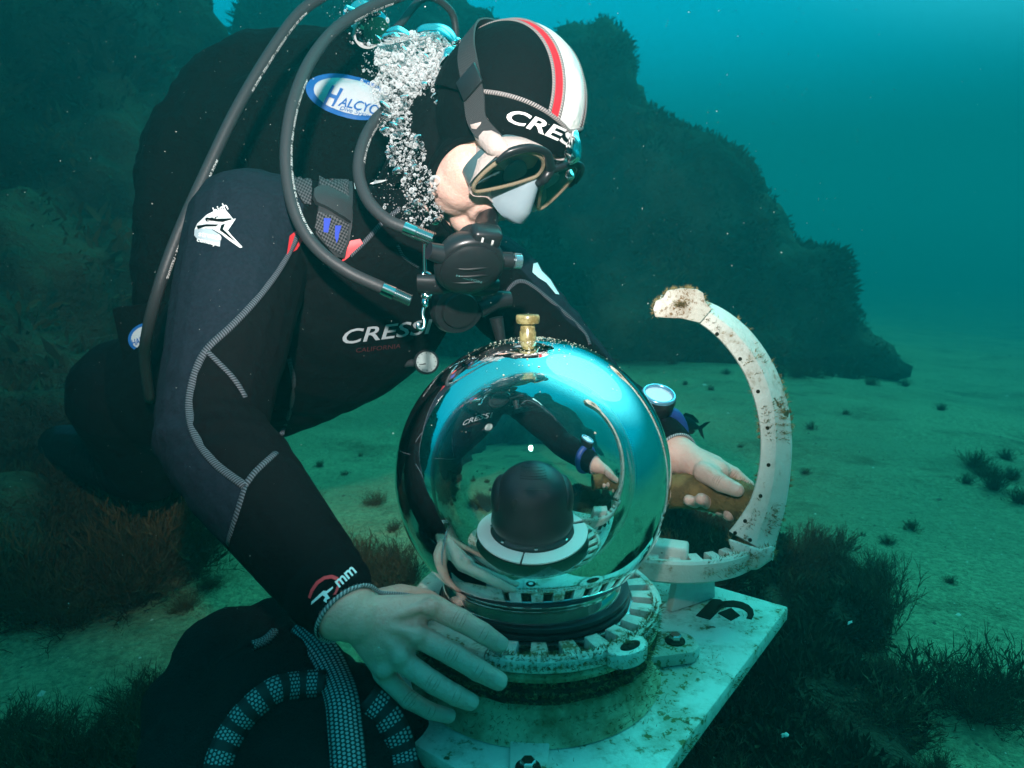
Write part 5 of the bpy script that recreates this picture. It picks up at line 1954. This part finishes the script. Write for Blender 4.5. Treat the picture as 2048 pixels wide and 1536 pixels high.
# --- tank and valve
tk = thing('air_tank', 'white-topped air tank strapped behind the buoyancy wing', 'air tank', px(520, 420, 1.52))
TA0, TA1 = px(400, 560, 1.60), px(648, 108, 1.50)
M_tank = mat('tank_paint', (0.72, 0.74, 0.74), 0.35)
td = (TA1 - TA0).normalized()
b = MB()
Lt = (TA1 - TA0).length
b.lathe([(0.0, 0.0), (0.07, 0.004), (0.088, 0.02), (0.09, 0.05), (0.09, Lt - 0.06), (0.082, Lt - 0.025), (0.06, Lt - 0.005), (0.03, Lt + 0.006), (0.022, Lt + 0.02), (0.0, Lt + 0.02)], 40, TA0, td)
obj('tank_body', b, M_tank, tk)
b = MB()
v0 = px(735, 40, 1.10); 
b.tube([px(690, 70, 1.35), px(720, 40, 1.2), px(745, 20, 1.10)], [0.022, 0.020, 0.018], 16)
obj('valve', b, M_chrome, tk)
fs = thing('first_stage', 'chrome regulator first stage with hose ports above the buoyancy wing', 'regulator', px(725, 30, 1.05))
b = MB()
b.lathe([(0.0, -0.03), (0.020, -0.03), (0.022, -0.026), (0.022, -0.012), (0.018, -0.010), (0.018, -0.004), (0.025, -0.002), (0.025, 0.020), (0.021, 0.024), (0.0, 0.024)], 32, px(738, 45, 1.06), Vector((0.5, -0.5, -0.6)))
obj('body', b, M_chrome, fs)
b = MB()
b.lathe([(0.0235, 0.0), (0.0265, 0.0), (0.0265, 0.012), (0.0235, 0.012)], 32, px(733, 55, 1.055), Vector((0.5, -0.5, -0.6)))
obj('white_band', b, M_tank, fs)
for (u, v_) in ((690, 20), (760, 5), (700, 60)):
    b = MB(); c_ = px(u, v_, 1.04)
    b.tube([c_, c_.lerp(px(735, 40, 1.06), 0.7)], [0.008, 0.009], 12)
    obj('hose_port', b, M_chrome, fs)
hose([(790, 60, 1.12), (850, -5, 1.16), (900, 20, 1.20), (912, 70, 1.22), (905, 140, 1.22)], 0.0062, 'thin black hose arching behind the hood', [], False)

# --- shoulder harness
M_mesh = mat('harness_mesh', (0.040, 0.042, 0.046), 0.8, spec=0.2)
_uv = N(M_mesh, 'ShaderNodeTexCoord').outputs['UV']
_mp = N(M_mesh, 'ShaderNodeMapping'); _mp.inputs['Scale'].default_value = (26, 26, 1); _mp.inputs['Rotation'].default_value = (0, 0, 0.3); L(M_mesh, _uv, _mp.inputs[0])
_ck = N(M_mesh, 'ShaderNodeTexChecker'); _ck.inputs['Scale'].default_value = 1.0; L(M_mesh, _mp.outputs[0], _ck.inputs[0])
L(M_mesh, mixc(M_mesh, _ck.outputs['Fac'], (0.014, 0.014, 0.016), (0.085, 0.088, 0.095)), bsdf(M_mesh).inputs['Base Color'])
M_pad = mat('harness_pad', (0.022, 0.024, 0.027), 0.6)
M_bluew = mat('blue_weave', (0.02, 0.05, 0.42), 0.7)
hs = thing('shoulder_harness', 'black webbing harness strap with blue marks over the diver\'s shoulder', 'harness', px(660, 400, 1.0))
def z3(pts):
    return [(480 + a / 3.49, 200 + b / 3.49) for a, b in pts]
sheet('strap_edge', z3([(340, 150), (430, 165), (500, 260), (540, 420), (548, 700), (520, 930), (660, 1090), (720, 1100), (780, 900), (790, 640), (770, 420), (700, 320), (600, 270), (505, 170), (420, 140)]), SUIT_BV, M_pad, hs, 0.001, 0.005, 14)
sheet('strap_web', z3([(505, 355), (640, 360), (745, 430), (765, 620), (755, 740), (600, 670), (548, 640), (545, 500)]), SUIT_BV, M_mesh, hs, 0.0065, 0.002, 14)
sheet('strap_web', z3([(530, 800), (650, 830), (740, 875), (720, 1000), (690, 1075), (600, 1020), (510, 900)]), SUIT_BV, M_mesh, hs, 0.0065, 0.002, 14)
sheet('strap_tab', z3([(505, 665), (545, 640), (600, 645), (757, 730), (742, 865), (600, 780), (520, 745), (498, 705)]), SUIT_BV, M_pad, hs, 0.009, 0.003, 14)
sheet('strap_cap', z3([(390, 165), (480, 160), (560, 200), (720, 310), (760, 420), (660, 360), (500, 350), (440, 260)]), SUIT_BV, M_slate, hs, 0.009, 0.004, 14)
for pl in ([(565, 365), (595, 368), (620, 430), (590, 432)], [(655, 405), (685, 415), (712, 498), (690, 470)], [(572, 835), (620, 840), (600, 935), (568, 930)], [(650, 885), (685, 885), (660, 995), (648, 960)]):
    sheet('blue_mark', z3(pl), SUIT_BV, M_bluew, hs, 0.0095, 0, 14)
sheet('pad_ribbing', z3([(365, 440), (430, 410), (485, 470), (500, 600), (490, 740), (440, 730), (385, 640)]), SUIT_BV, M_mesh, hs, 0.0015, 0.002, 14)
sheet('white_tag', z3([(795, 572), (830, 590), (845, 630), (802, 640)]), SUIT_BV, M_print, hs, 0.004, 0, 14)
sheet('white_tag', z3([(905, 578), (960, 570), (1045, 562), (1010, 580), (910, 602)]), SUIT_BV, M_print, hs, 0.004, 0, 14)

# --- pressure gauge at the hip
pg = thing('pressure_gauge', 'small round pressure gauge with pale dial hanging below the chest', 'gauge', px(853, 724, 1.10))
gn = (CP - px(853, 724, 1.10)).normalized() + Vector((0.15, 0, 0.1)); gn.normalize()
gc = px(853, 724, 1.10)
b = MB(); b.lathe([(0.0, -0.012), (0.017, -0.012), (0.0195, -0.008), (0.0195, 0.003), (0.0165, 0.0045), (0.0165, 0.0015), (0.0, 0.0015)], 36, gc, gn)
obj('case', b, M_plastic, pg)
b = MB(); b.lathe([(0.0163, 0.0018), (0.0, 0.0022)], 36, gc, gn)
dl = obj('dial', b, mat('gauge_dial', (0.22, 0.30, 0.29), 0.5), pg)
g1, g2 = ortho(gn, Vector((0, 0, 1)))
b = MB(); b.tube([gc + gn * 0.003 - g1 * 0.003 + g2 * 0.002, gc + gn * 0.003 + g2 * 0.012 - g1 * 0.004], [0.0010, 0.0004], 6)
obj('needle', b, M_black, dl)
for k in range(12):
    a = 2 * PI * k / 12
    dv = g1 * math.cos(a) + g2 * math.sin(a)
    b = MB(); b.tube([gc + gn * 0.0026 + dv * 0.0128, gc + gn * 0.0026 + dv * 0.0150], 0.0004, 4)
    obj('tick', b, M_black, dl)
b = MB(); b.tube(catmull([gc - gn * 0.012, gc + Vector((-0.05, 0.03, -0.01)), gc + Vector((-0.12, 0.07, -0.05)), gc + Vector((-0.20, 0.10, -0.08))], 6), 0.006, 10)
obj('gauge_hose', b, M_hose, pg, ang=180)

# --- wrist gauge on the far arm
wc = px(1317, 792, 1.03)
wn = Vector((0.10, -0.42, 0.90)).normalized()
wg = thing('wrist_gauge', 'round wrist depth gauge with pale blue face strapped on the far forearm', 'wrist gauge', wc)
b = MB(); b.lathe([(0.0, -0.026), (0.022, -0.026), (0.0255, -0.020), (0.0265, -0.004), (0.0255, 0.0), (0.0, 0.0)], 36, wc, wn)
obj('case', b, M_plastic, wg)
b = MB(); b.lathe([(0.0205, 0.0005), (0.0205, 0.005), (0.0235, 0.006), (0.0252, 0.004), (0.0252, 0.0005)], 40, wc, wn)
obj('bezel', b, mat('bezel_blue', (0.20, 0.45, 0.62), 0.25, 0.6), wg, ang=180)
b = MB(); b.lathe([(0.0203, 0.0012), (0.0, 0.0014)], 36, wc, wn)
obj('dial', b, mat('wrist_dial', (0.55, 0.75, 0.80), 0.25), wg)
b = MB()
sd_ = (LW - LE).normalized()
s1, s2 = ortho(sd_)
axp = LE + sd_ * (wc - LE).dot(sd_)
pts = []
for k in range(30):
    a = 2 * PI * k / 30
    dv = s1 * math.cos(a) + s2 * math.sin(a)
    loc, nor, _, _ = SUIT_BV.ray_cast(axp + dv * 0.15, -dv)
    pts.append((loc if loc else axp + dv * 0.05) + dv * 0.002)
b.tube(pts, 0.011, 8, closed=True, ref=sd_, flat=1.0)
for i, p_ in enumerate(b.v):
    pass
obj('strap', b, mat('strap_blue', (0.02, 0.06, 0.25), 0.5), wg, ang=180)

# --- fins on the feet
for A_f, K_f, lab in ((AR, KR, 'black fin on the diver\'s trailing nearer foot'), (AL, KL, 'black fin on the diver\'s trailing farther foot')):
    dF = (A_f - K_f).normalized()
    sw = ortho(dF, Vector((0, 0, 1)))[1]
    b = MB()
    b.prism([(-0.05, 0.0), (0.05, 0.0), (0.10, 0.30), (0.105, 0.42), (-0.105, 0.42), (-0.10, 0.30)], A_f, sw, dF, sw.cross(dF), 0.014, 0.004)
    b.tube([A_f - dF * 0.08, A_f + dF * 0.08], [0.055, 0.05], 14, round_ends=True)
    tag(obj('swim_fin', b, M_plastic, org=A_f.copy()), lab, 'fin')

# ------------------------------------------------------------------ bubbles
M_bfoam = bpy.data.materials.new('bubble_skin'); M_bfoam.use_nodes = True
_n = M_bfoam.node_tree; _n.nodes.clear()
_o = _n.nodes.new('ShaderNodeOutputMaterial')
_lw = _n.nodes.new('ShaderNodeLayerWeight'); _lw.inputs[0].default_value = 0.72
_gl = _n.nodes.new('ShaderNodeBsdfGlossy'); _gl.inputs['Roughness'].default_value = 0.08; _gl.inputs['Color'].default_value = (0.95, 0.97, 0.97, 1)
_df = _n.nodes.new('ShaderNodeBsdfDiffuse'); _df.inputs[0].default_value = (0.85, 0.87, 0.87, 1)
_tr = _n.nodes.new('ShaderNodeBsdfTransparent')
_m1 = _n.nodes.new('ShaderNodeMixShader'); _m1.inputs[0].default_value = 0.82
_m2 = _n.nodes.new('ShaderNodeMixShader')
_n.links.new(_gl.outputs[0], _m1.inputs[1]); _n.links.new(_df.outputs[0], _m1.inputs[2])
_n.links.new(_lw.outputs['Facing'], _m2.inputs[0]); _n.links.new(_tr.outputs[0], _m2.inputs[1]); _n.links.new(_m1.outputs[0], _m2.inputs[2])
_n.links.new(_m2.outputs[0], _o.inputs[0])
def ico(sub):
    bm = bmesh.new(); bmesh.ops.create_icosphere(bm, subdivisions=sub, radius=1.0)
    bm.verts.index_update()
    r = ([x.co.copy() for x in bm.verts], [[x.index for x in f.verts] for f in bm.faces])
    bm.free()
    return r
ICO2, ICO1 = ico(2), ico(1)
rng = random.Random(99)
b = MB()
def put(c, r, sq, I_):
    ax = Vector((rng.gauss(0, 1), rng.gauss(0, 1), rng.gauss(0, 1))).normalized()
    b.add([c + (x + ax * ((sq - 1) * x.dot(ax))) * r for x in I_[0]], I_[1])
# plume: (centre pixel, distance, radius px x, radius px y, count, mean size m)
for u, v_, t, rx, ry, cnt, sz in ((828, 112, 0.955, 78, 50, 900, 0.0032), (868, 165, 0.945, 72, 40, 620, 0.0030), (790, 180, 0.955, 46, 50, 420, 0.0028), (790, 240, 0.94, 36, 36, 160, 0.0026),
                                 (812, 305, 0.918, 40, 42, 150, 0.0026), (838, 370, 0.895, 36, 40, 110, 0.0022), (845, 425, 0.885, 44, 28, 70, 0.0017), (800, 390, 0.90, 60, 70, 70, 0.0013), (755, 140, 0.965, 34, 70, 60, 0.0022), (720, 40, 1.0, 60, 50, 40, 0.0016)):
    for k in range(int(cnt * 3.6)):
        a = rng.uniform(0, 2 * PI); rr = math.sqrt(rng.random())
        du, dv, dt = math.cos(a) * rr * rx, math.sin(a) * rr * ry, rng.gauss(0, 0.016) * (1.1 - rr * 0.7)
        r = sz * 0.40 * rng.lognormvariate(-0.25, 0.65)
        put(px(u + du, v_ + dv, t + dt), min(r, 0.008), rng.uniform(0.4, 0.95), ICO2 if r > 0.0016 else ICO1)
plume = obj('bubble_plume', b, M_bfoam, ang=180, kind='stuff')
plume['label'] = 'dense white plume of exhaled air bubbles rising beside the hood'
plume['category'] = 'bubbles'
def big_bubble(u, v_, t, a, c_, rot, label):
    b = MB()
    ce = px(u, v_, t)
    r_ = math.radians(rot)
    ex = RT * math.cos(r_) - UP * math.sin(r_); ey = RT * math.sin(r_) + UP * math.cos(r_)
    b.ell(Vector((0, 0, 0)), ex * a, FW * a * 0.9, ey * c_, 40, 24)
    for i, p in enumerate(b.v):
        h = p.dot(ey)
        if h < 0:
            p = p - ey * h * 0.35
        b.v[i] = ce + p * (1 + 0.30 * noise.noise(p * (0.9 / a) + ce * 20))
    tag(obj('air_bubble', b, M_bub, ang=180, org=ce), label, 'bubble')
rngb = random.Random(4)
for k in range(48):
    a_ = rngb.uniform(0, 1)
    u_, v_ = (rngb.uniform(755, 935), rngb.uniform(70, 225)) if k < 24 else (790 + rngb.uniform(-35, 45) + (k - 24) * 2.4, 235 + (k - 24) * 9)
    s_ = rngb.lognormvariate(-5.15, 0.4)
    big_bubble(u_, v_, 0.915 - 0.025 * (k > 24), s_, s_ * rngb.uniform(0.45, 0.8), rngb.uniform(-50, 50), 'thumbnail-sized flattened silvery air bubble within the white plume')
for o_ in [x for x in bpy.data.objects if x.name.startswith('air_bubble')]:
    o_['group'] = 'silvery bubbles in the plume'
big_bubble(872, 80, 0.955, 0.031, 0.019, 10, 'large cap-shaped air bubble on top of the white bubble plume')
big_bubble(915, 132, 0.935, 0.026, 0.019, 25, 'large dome-shaped air bubble beside the hood at the plume\'s edge')
big_bubble(1146, 302, 0.86, 0.011, 0.024, 8, 'tall oval air bubble clinging to the hood\'s front above the mask')
big_bubble(1140, 352, 0.855, 0.006, 0.007, 0, 'tiny air bubble just under the oval bubble at the mask')

# ------------------------------------------------------------------ bag with dotted webbing
M_bag = mat('bag_mesh', (0.0075, 0.0075, 0.008), 0.85, spec=0.15)
bump(M_bag, noise_fac(M_bag, 420, 2, 0.5, 0.3, 0.7), 0.5, 0.002)
bm_ = MB()
for u, v_, t, r in ((470, 1330, 0.74, 0.060), (545, 1262, 0.76, 0.036), (420, 1430, 0.72, 0.066), (560, 1430, 0.70, 0.085), (690, 1480, 0.68, 0.075), (780, 1520, 0.69, 0.055), (480, 1560, 0.68, 0.10), (650, 1600, 0.66, 0.10)):
    bm_.sph(px(u, v_, t), r)
bcn = px(560, 1520, 0.70)
bm_.tube([bcn, Vector((bcn.x, bcn.y, 0.12)), Vector((bcn.x, bcn.y, -0.02))], [0.13, 0.17, 0.16], 24)
bme = fuse(bm_, 0.006, 8)
for x in bme.vertices:
    x.co += x.normal.copy() * (0.010 * fbm(x.co, 12, 3) + 0.004 * noise.noise(x.co * 40))
bme.update()
bag = tag(obj('mesh_bag', bme, M_bag, ang=180, org=Vector((bcn.x, bcn.y, 0))), 'bulging black mesh gear bag below the diver\'s cuff with dotted webbing', 'bag')
BAGV = bvh_of(bme, world_org(bag))
def dotted(name, slots):
    m = mat(name, (0.01, 0.01, 0.01), 0.6, spec=0.4)
    uv = N(m, 'ShaderNodeTexCoord').outputs['UV']
    mp = N(m, 'ShaderNodeMapping'); mp.inputs['Scale'].default_value = (1 / 0.0034, 7.5, 1); mp.inputs['Rotation'].default_value = (0, 0, 0); L(m, uv, mp.inputs[0])
    sp_ = N(m, 'ShaderNodeSeparateXYZ'); L(m, mp.outputs[0], sp_.inputs[0])
    fl_ = N(m, 'ShaderNodeMath', operation='FLOOR'); L(m, sp_.outputs[1], fl_.inputs[0])
    of = N(m, 'ShaderNodeMath', operation='MULTIPLY_ADD'); L(m, fl_.outputs[0], of.inputs[0]); of.inputs[1].default_value = 0.5; L(m, sp_.outputs[0], of.inputs[2])
    fx = N(m, 'ShaderNodeMath', operation='FRACT'); L(m, of.outputs[0], fx.inputs[0])
    fy = N(m, 'ShaderNodeMath', operation='FRACT'); L(m, sp_.outputs[1], fy.inputs[0])
    cx = N(m, 'ShaderNodeCombineXYZ'); L(m, fx.outputs[0], cx.inputs[0]); L(m, fy.outputs[0], cx.inputs[1])
    ds = N(m, 'ShaderNodeVectorMath', operation='DISTANCE'); L(m, cx.outputs[0], ds.inputs[0]); ds.inputs[1].default_value = (0.5, 0.5, 0)
    lt_ = N(m, 'ShaderNodeMath', operation='LESS_THAN'); L(m, ds.outputs['Value'], lt_.inputs[0]); lt_.inputs[1].default_value = 0.36
    fac = lt_.outputs[0]
    if slots:
        su = N(m, 'ShaderNodeSeparateXYZ'); L(m, uv, su.inputs[0])
        q1 = N(m, 'ShaderNodeMath', operation='MULTIPLY'); L(m, su.outputs[0], q1.inputs[0]); q1.inputs[1].default_value = 1 / slots
        q2 = N(m, 'ShaderNodeMath', operation='FRACT'); L(m, q1.outputs[0], q2.inputs[0])
        q3 = N(m, 'ShaderNodeMath', operation='GREATER_THAN'); L(m, q2.outputs[0], q3.inputs[0]); q3.inputs[1].default_value = 0.42
        q4 = N(m, 'ShaderNodeMath', operation='MULTIPLY'); L(m, q3.outputs[0], q4.inputs[0]); L(m, fac, q4.inputs[1])
        fac = q4.outputs[0]
    L(m, mixc(m, fac, (0.009, 0.009, 0.010), (0.30, 0.36, 0.38)), bsdf(m).inputs['Base Color'])
    return m
M_dot, M_dots = dotted('dotted_webbing', 0), dotted('slotted_webbing', 0.017)
def bag_strap(pts, w, m):
    P = []
    for u, v_ in pts:
        c, nn = hit(BAGV, u, v_, 0.004)
        P.append(c)
    b = MB()
    ctr = bcn
    def upv(p):
        d_ = (CP - p).normalized()
        return Vector((0, 0, 0)) + d_.cross(Vector((0.2, 0, 1)))
    Pp = catmull(P, 6)
    # width direction lies across the path and in the surface
    base = 0
    n = len(Pp)
    Ls = 0.0
    for i in range(n):
        d_ = (Pp[min(i + 1, n - 1)] - Pp[max(i - 1, 0)]).normalized()
        vw = (CP - Pp[i]).normalized()
        side = d_.cross(vw).normalized()
        nn = side.cross(d_)
        for k in range(5):
            x = k / 4 * 2 - 1
            b.v.append(Pp[i] + side * (x * w / 2) + nn * (0.006 * (1 - x * x)))
    for i in range(n - 1):
        l1 = Ls + (Pp[i + 1] - Pp[i]).length
        for k in range(4):
            a = i * 5 + k
            b.face((a, a + 1, a + 6, a + 5), 0, ((Ls, k / 4), (Ls, (k + 1) / 4), (l1, (k + 1) / 4), (l1, k / 4)))
        Ls = l1
    o = obj('webbing_strap', b, m, bag, ang=180, fix=False)
    so = o.modifiers.new('t', 'SOLIDIFY'); so.thickness = 0.002
    return o
bag_strap([(598, 1258), (632, 1296), (662, 1345), (682, 1400), (692, 1460), (694, 1536), (694, 1590)], 0.030, M_dot)
bag_strap([(655, 1372), (600, 1372), (550, 1385), (505, 1420), (470, 1462), (445, 1510), (430, 1570)], 0.024, M_dots)
bag_strap([(730, 1400), (760, 1430), (785, 1470), (797, 1520), (800, 1580)], 0.028, M_dots)
bag_strap([(505, 1300), (530, 1290), (552, 1270)], 0.010, M_dot)

# ------------------------------------------------------------------ algae beds
rng = random.Random(5)
BED = [(1545, 1130), (1600, 1060), (1700, 1050), (1720, 1120), (1770, 1190), (1790, 1270), (1840, 1330), (1830, 1420), (1840, 1536), (1790, 1600), (1300, 1640), (1340, 1560), (1560, 1290), (1590, 1215)]
GB = 'seaweed of the bed beside the plate'
lab_b = 'dense reddish brown seaweed clump in the bed beside the white plate'
cnt = 0
while cnt < 58:
    u, v_ = rng.uniform(1300, 1850), rng.uniform(1050, 1640)
    if not in_poly(u, v_, BED):
        continue
    p = pxz(u, v_, 0.03)
    sz = rng.uniform(0.035, 0.085)
    p.z = rng.uniform(-0.01, 0.03)
    weed(p, sz * (0.95 if v_ > 1300 else 0.8), lab_b, GB, 'r' if rng.random() < 0.75 else 'b', None, rng.uniform(0.8, 1.2))
    cnt += 1
# taller spires standing out of the bed
for u, v_, h_ in ((1765, 1260, 0.11), (1655, 1150, 0.085), (1620, 1120, 0.075), (1600, 1160, 0.09), (1750, 1180, 0.06)):
    p = on_sand(u, v_)
    weed(p, h_, 'tall shaggy seaweed spire rising from the bed behind the white plate', 'tall seaweed behind the plate', 'r', 2, 1.25)
for u, v_ in ((1345, 1075), (1385, 1080), (1430, 1075), (1365, 1100), (1410, 1050), (1340, 1130), (1450, 1100), (1470, 1090)):
    p = pxz(u, v_, 0.10)
    p.z = 0.02
    weed(p, 0.10, 'green brown seaweed clump under the diver\'s gripping hand and handle', 'seaweed under the handle', 'b', None, 1.2)
for u, v_ in ((705, 1120), (730, 1135), (760, 1150), (790, 1140), (820, 1160), (690, 1180), (650, 1170), (780, 1180), (740, 1170)):
    p = on_sand(u, v_)
    weed(p, 0.075, 'brown seaweed clump behind the diver\'s wrist at the dome\'s foot', 'seaweed behind the wrist', 'b', None, 1.1)
for k in range(26):
    a = rng.uniform(0, 2 * PI)
    p = Vector((AX.x + math.cos(a) * rng.uniform(0.05, 0.22), AX.y + math.sin(a) * rng.uniform(0.05, 0.25), 0.0))
    weed(p, rng.uniform(0.08, 0.12), 'dark seaweed clump packed under the white base plate', 'seaweed under the plate', 'b')
# dark weed slope on the reef's near side
LBED = [(0, 1240), (120, 1255), (250, 1215), (330, 1170), (420, 1100), (330, 1010), (250, 980), (180, 960), (0, 930)]
cnt = 0
while cnt < 70:
    u, v_ = rng.uniform(-160, 430), rng.uniform(900, 1260)
    if u > 0 and not in_poly(u, v_, LBED):
        continue
    p = on_sand(u, v_)
    sz = rng.uniform(0.09, 0.16)
    weed(p, sz, 'dark brown seaweed clump crowding the slope below the reef wall', 'seaweed at the reef wall', 'b', None, rng.uniform(0.9, 1.4))
    cnt += 1
for u, v_, w in ((320, 1130, 0.085), (350, 1110, 0.075), (390, 1150, 0.07), (300, 1190, 0.06), (420, 1170, 0.05), (370, 1210, 0.06), (270, 1160, 0.07)):
    weed(on_sand(u, v_), w, 'ragged seaweed bush on the sand between reef and mesh bag', 'bushes between reef and bag', 'b')
for u, v_, w in ((60, 1500, 0.09), (130, 1540, 0.10), (0, 1460, 0.07), (210, 1560, 0.09), (90, 1580, 0.10), (20, 1560, 0.1)):
    weed(on_sand(u, v_), w, 'dark seaweed clump on sand in front of the reef slope', 'seaweed in front of the slope', 'b')
for u, v_, w in ((290, 1510, 0.10), (330, 1470, 0.09), (270, 1420, 0.075), (350, 1540, 0.11), (300, 1380, 0.05), (240, 1480, 0.06)):
    weed(on_sand(u, v_), w, 'brown seaweed clump growing against the black mesh bag', 'seaweed against the bag', 'b')
# little pale shells and bits lying in the bed
M_shell = mat('shell', (0.55, 0.56, 0.50), 0.6)
for u, v_ in ((1598, 1335), (1570, 1470), (1700, 1245)):
    p = pxz(u, v_, 0.085)
    b = MB()
    b.ell(Vector((0, 0, 0)), Vector((0.0042, 0.001, 0.0015)), Vector((-0.001, 0.0022, 0.0008)), Vector((0.0005, 0, 0.0009)), 14, 9)
    for i, x in enumerate(b.v):
        b.v[i] = p + x * (1 + 0.9 * noise.noise(x * 500 + p * 50))
    tag(obj('shell_fragment', b, M_shell, ang=180, org=p), 'small pale shell fragment caught in the seaweed bed beside the plate', 'shell', 'shell bits in the seaweed')

# ------------------------------------------------------------------ fish
def fish(c, d, up, ln, m, label):
    side = d.cross(up).normalized()
    b = MB()
    n = 14
    prof = [(0.0, 0.02), (0.06, 0.10), (0.15, 0.17), (0.30, 0.22), (0.45, 0.21), (0.60, 0.15), (0.72, 0.08), (0.80, 0.05)]
    base = 0
    for s, h in prof:
        for k in range(n):
            a = 2 * PI * k / n
            b.v.append(c - d * (s * ln) + up * (math.cos(a) * h * ln) + side * (math.sin(a) * h * ln * 0.38))
    for i in range(len(prof) - 1):
        for k in range(n):
            k2 = (k + 1) % n
            b.face((i * n + k, i * n + k2, (i + 1) * n + k2, (i + 1) * n + k))
    b.face(list(range(n))); b.face([(len(prof) - 1) * n + k for k in range(n)])
    f = tag(obj('fish', b, m, ang=180, org=c.copy()), label, 'fish')
    for nm, pts in (('tail_fin', [(0.78, 0.04), (0.92, 0.20), (1.06, 0.27), (0.93, 0.05), (0.90, 0.0), (0.93, -0.06), (1.06, -0.27), (0.92, -0.19), (0.78, -0.04)]), ('dorsal_fin', [(0.20, 0.18), (0.28, 0.30), (0.50, 0.30), (0.70, 0.20), (0.76, 0.12), (0.60, 0.13), (0.40, 0.19)]), ('anal_fin', [(0.45, -0.18), (0.52, -0.28), (0.68, -0.22), (0.74, -0.10), (0.60, -0.12)])):
        b = MB()
        for sg in (-1, 1):
            k0 = len(b.v)
            b.v += [c - d * (s * ln) + up * (h * ln) + side * (sg * 0.006 * ln) for s, h in pts]
            b.face([k0 + k for k in range(len(pts))])
        n_ = len(pts)
        for k in range(n_):
            b.face((k, (k + 1) % n_, n_ + (k + 1) % n_, n_ + k))
        obj(nm, b, m, f)
M_fish = mat('fish_dark', (0.022, 0.020, 0.016), 0.5)
fish(px(1346, 840, 1.75), Vector((-0.93, -0.1, 0.30)).normalized(), Vector((0.28, 0, 0.95)).normalized(), 0.090, M_fish, 'small dark fork-tailed fish swimming behind the wrist gauge')
fish(px(1825, 905, 3.2), Vector((-0.98, 0.1, 0.02)).normalized(), Vector((0, 0.1, 1)).normalized(), 0.09, M_fish, 'tiny dark fish gliding over the open sand far from the diver')

# ------------------------------------------------------------------ drifting particles
rng = random.Random(17)
b = MB()
for k in range(3200):
    t = rng.uniform(0.50, 2.2)
    c = px(rng.uniform(-50, 2100), rng.uniform(-50, 1586), t)
    if c.z < 0.05 or (c - D).length < 0.17:
        continue
    r = rng.lognormvariate(-0.2, 0.5) * 0.00022 * (0.6 + 0.5 * t)
    b.add([c + x * r for x in ICO1[0]], ICO1[1])
M_snow = mat('particle', (0.55, 0.60, 0.55), 0.8)
sn = obj('drifting_particles', b, M_snow, ang=180, kind='stuff')
sn['label'] = 'fine pale particles drifting in the water'

# ------------------------------------------------------------------ the water itself
M_water = bpy.data.materials.new('sea_water')
M_water.use_nodes = True
_n = M_water.node_tree
_n.nodes.clear()
_o = _n.nodes.new('ShaderNodeOutputMaterial')
_pv = _n.nodes.new('ShaderNodeVolumePrincipled')
_pv.inputs['Color'].default_value = HAZE_COL
_pv.inputs['Density'].default_value = HAZE_DENS
_pv.inputs['Anisotropy'].default_value = 0.3
_n.links.new(_pv.outputs[0], _o.inputs['Volume'])
q = MB()
q.box((0, 2, 0.9), (90, 90, 5.6))
hz = obj('haze', q, M_water, kind='stuff')
hz['label'] = 'blue green sea water that fades distant things'
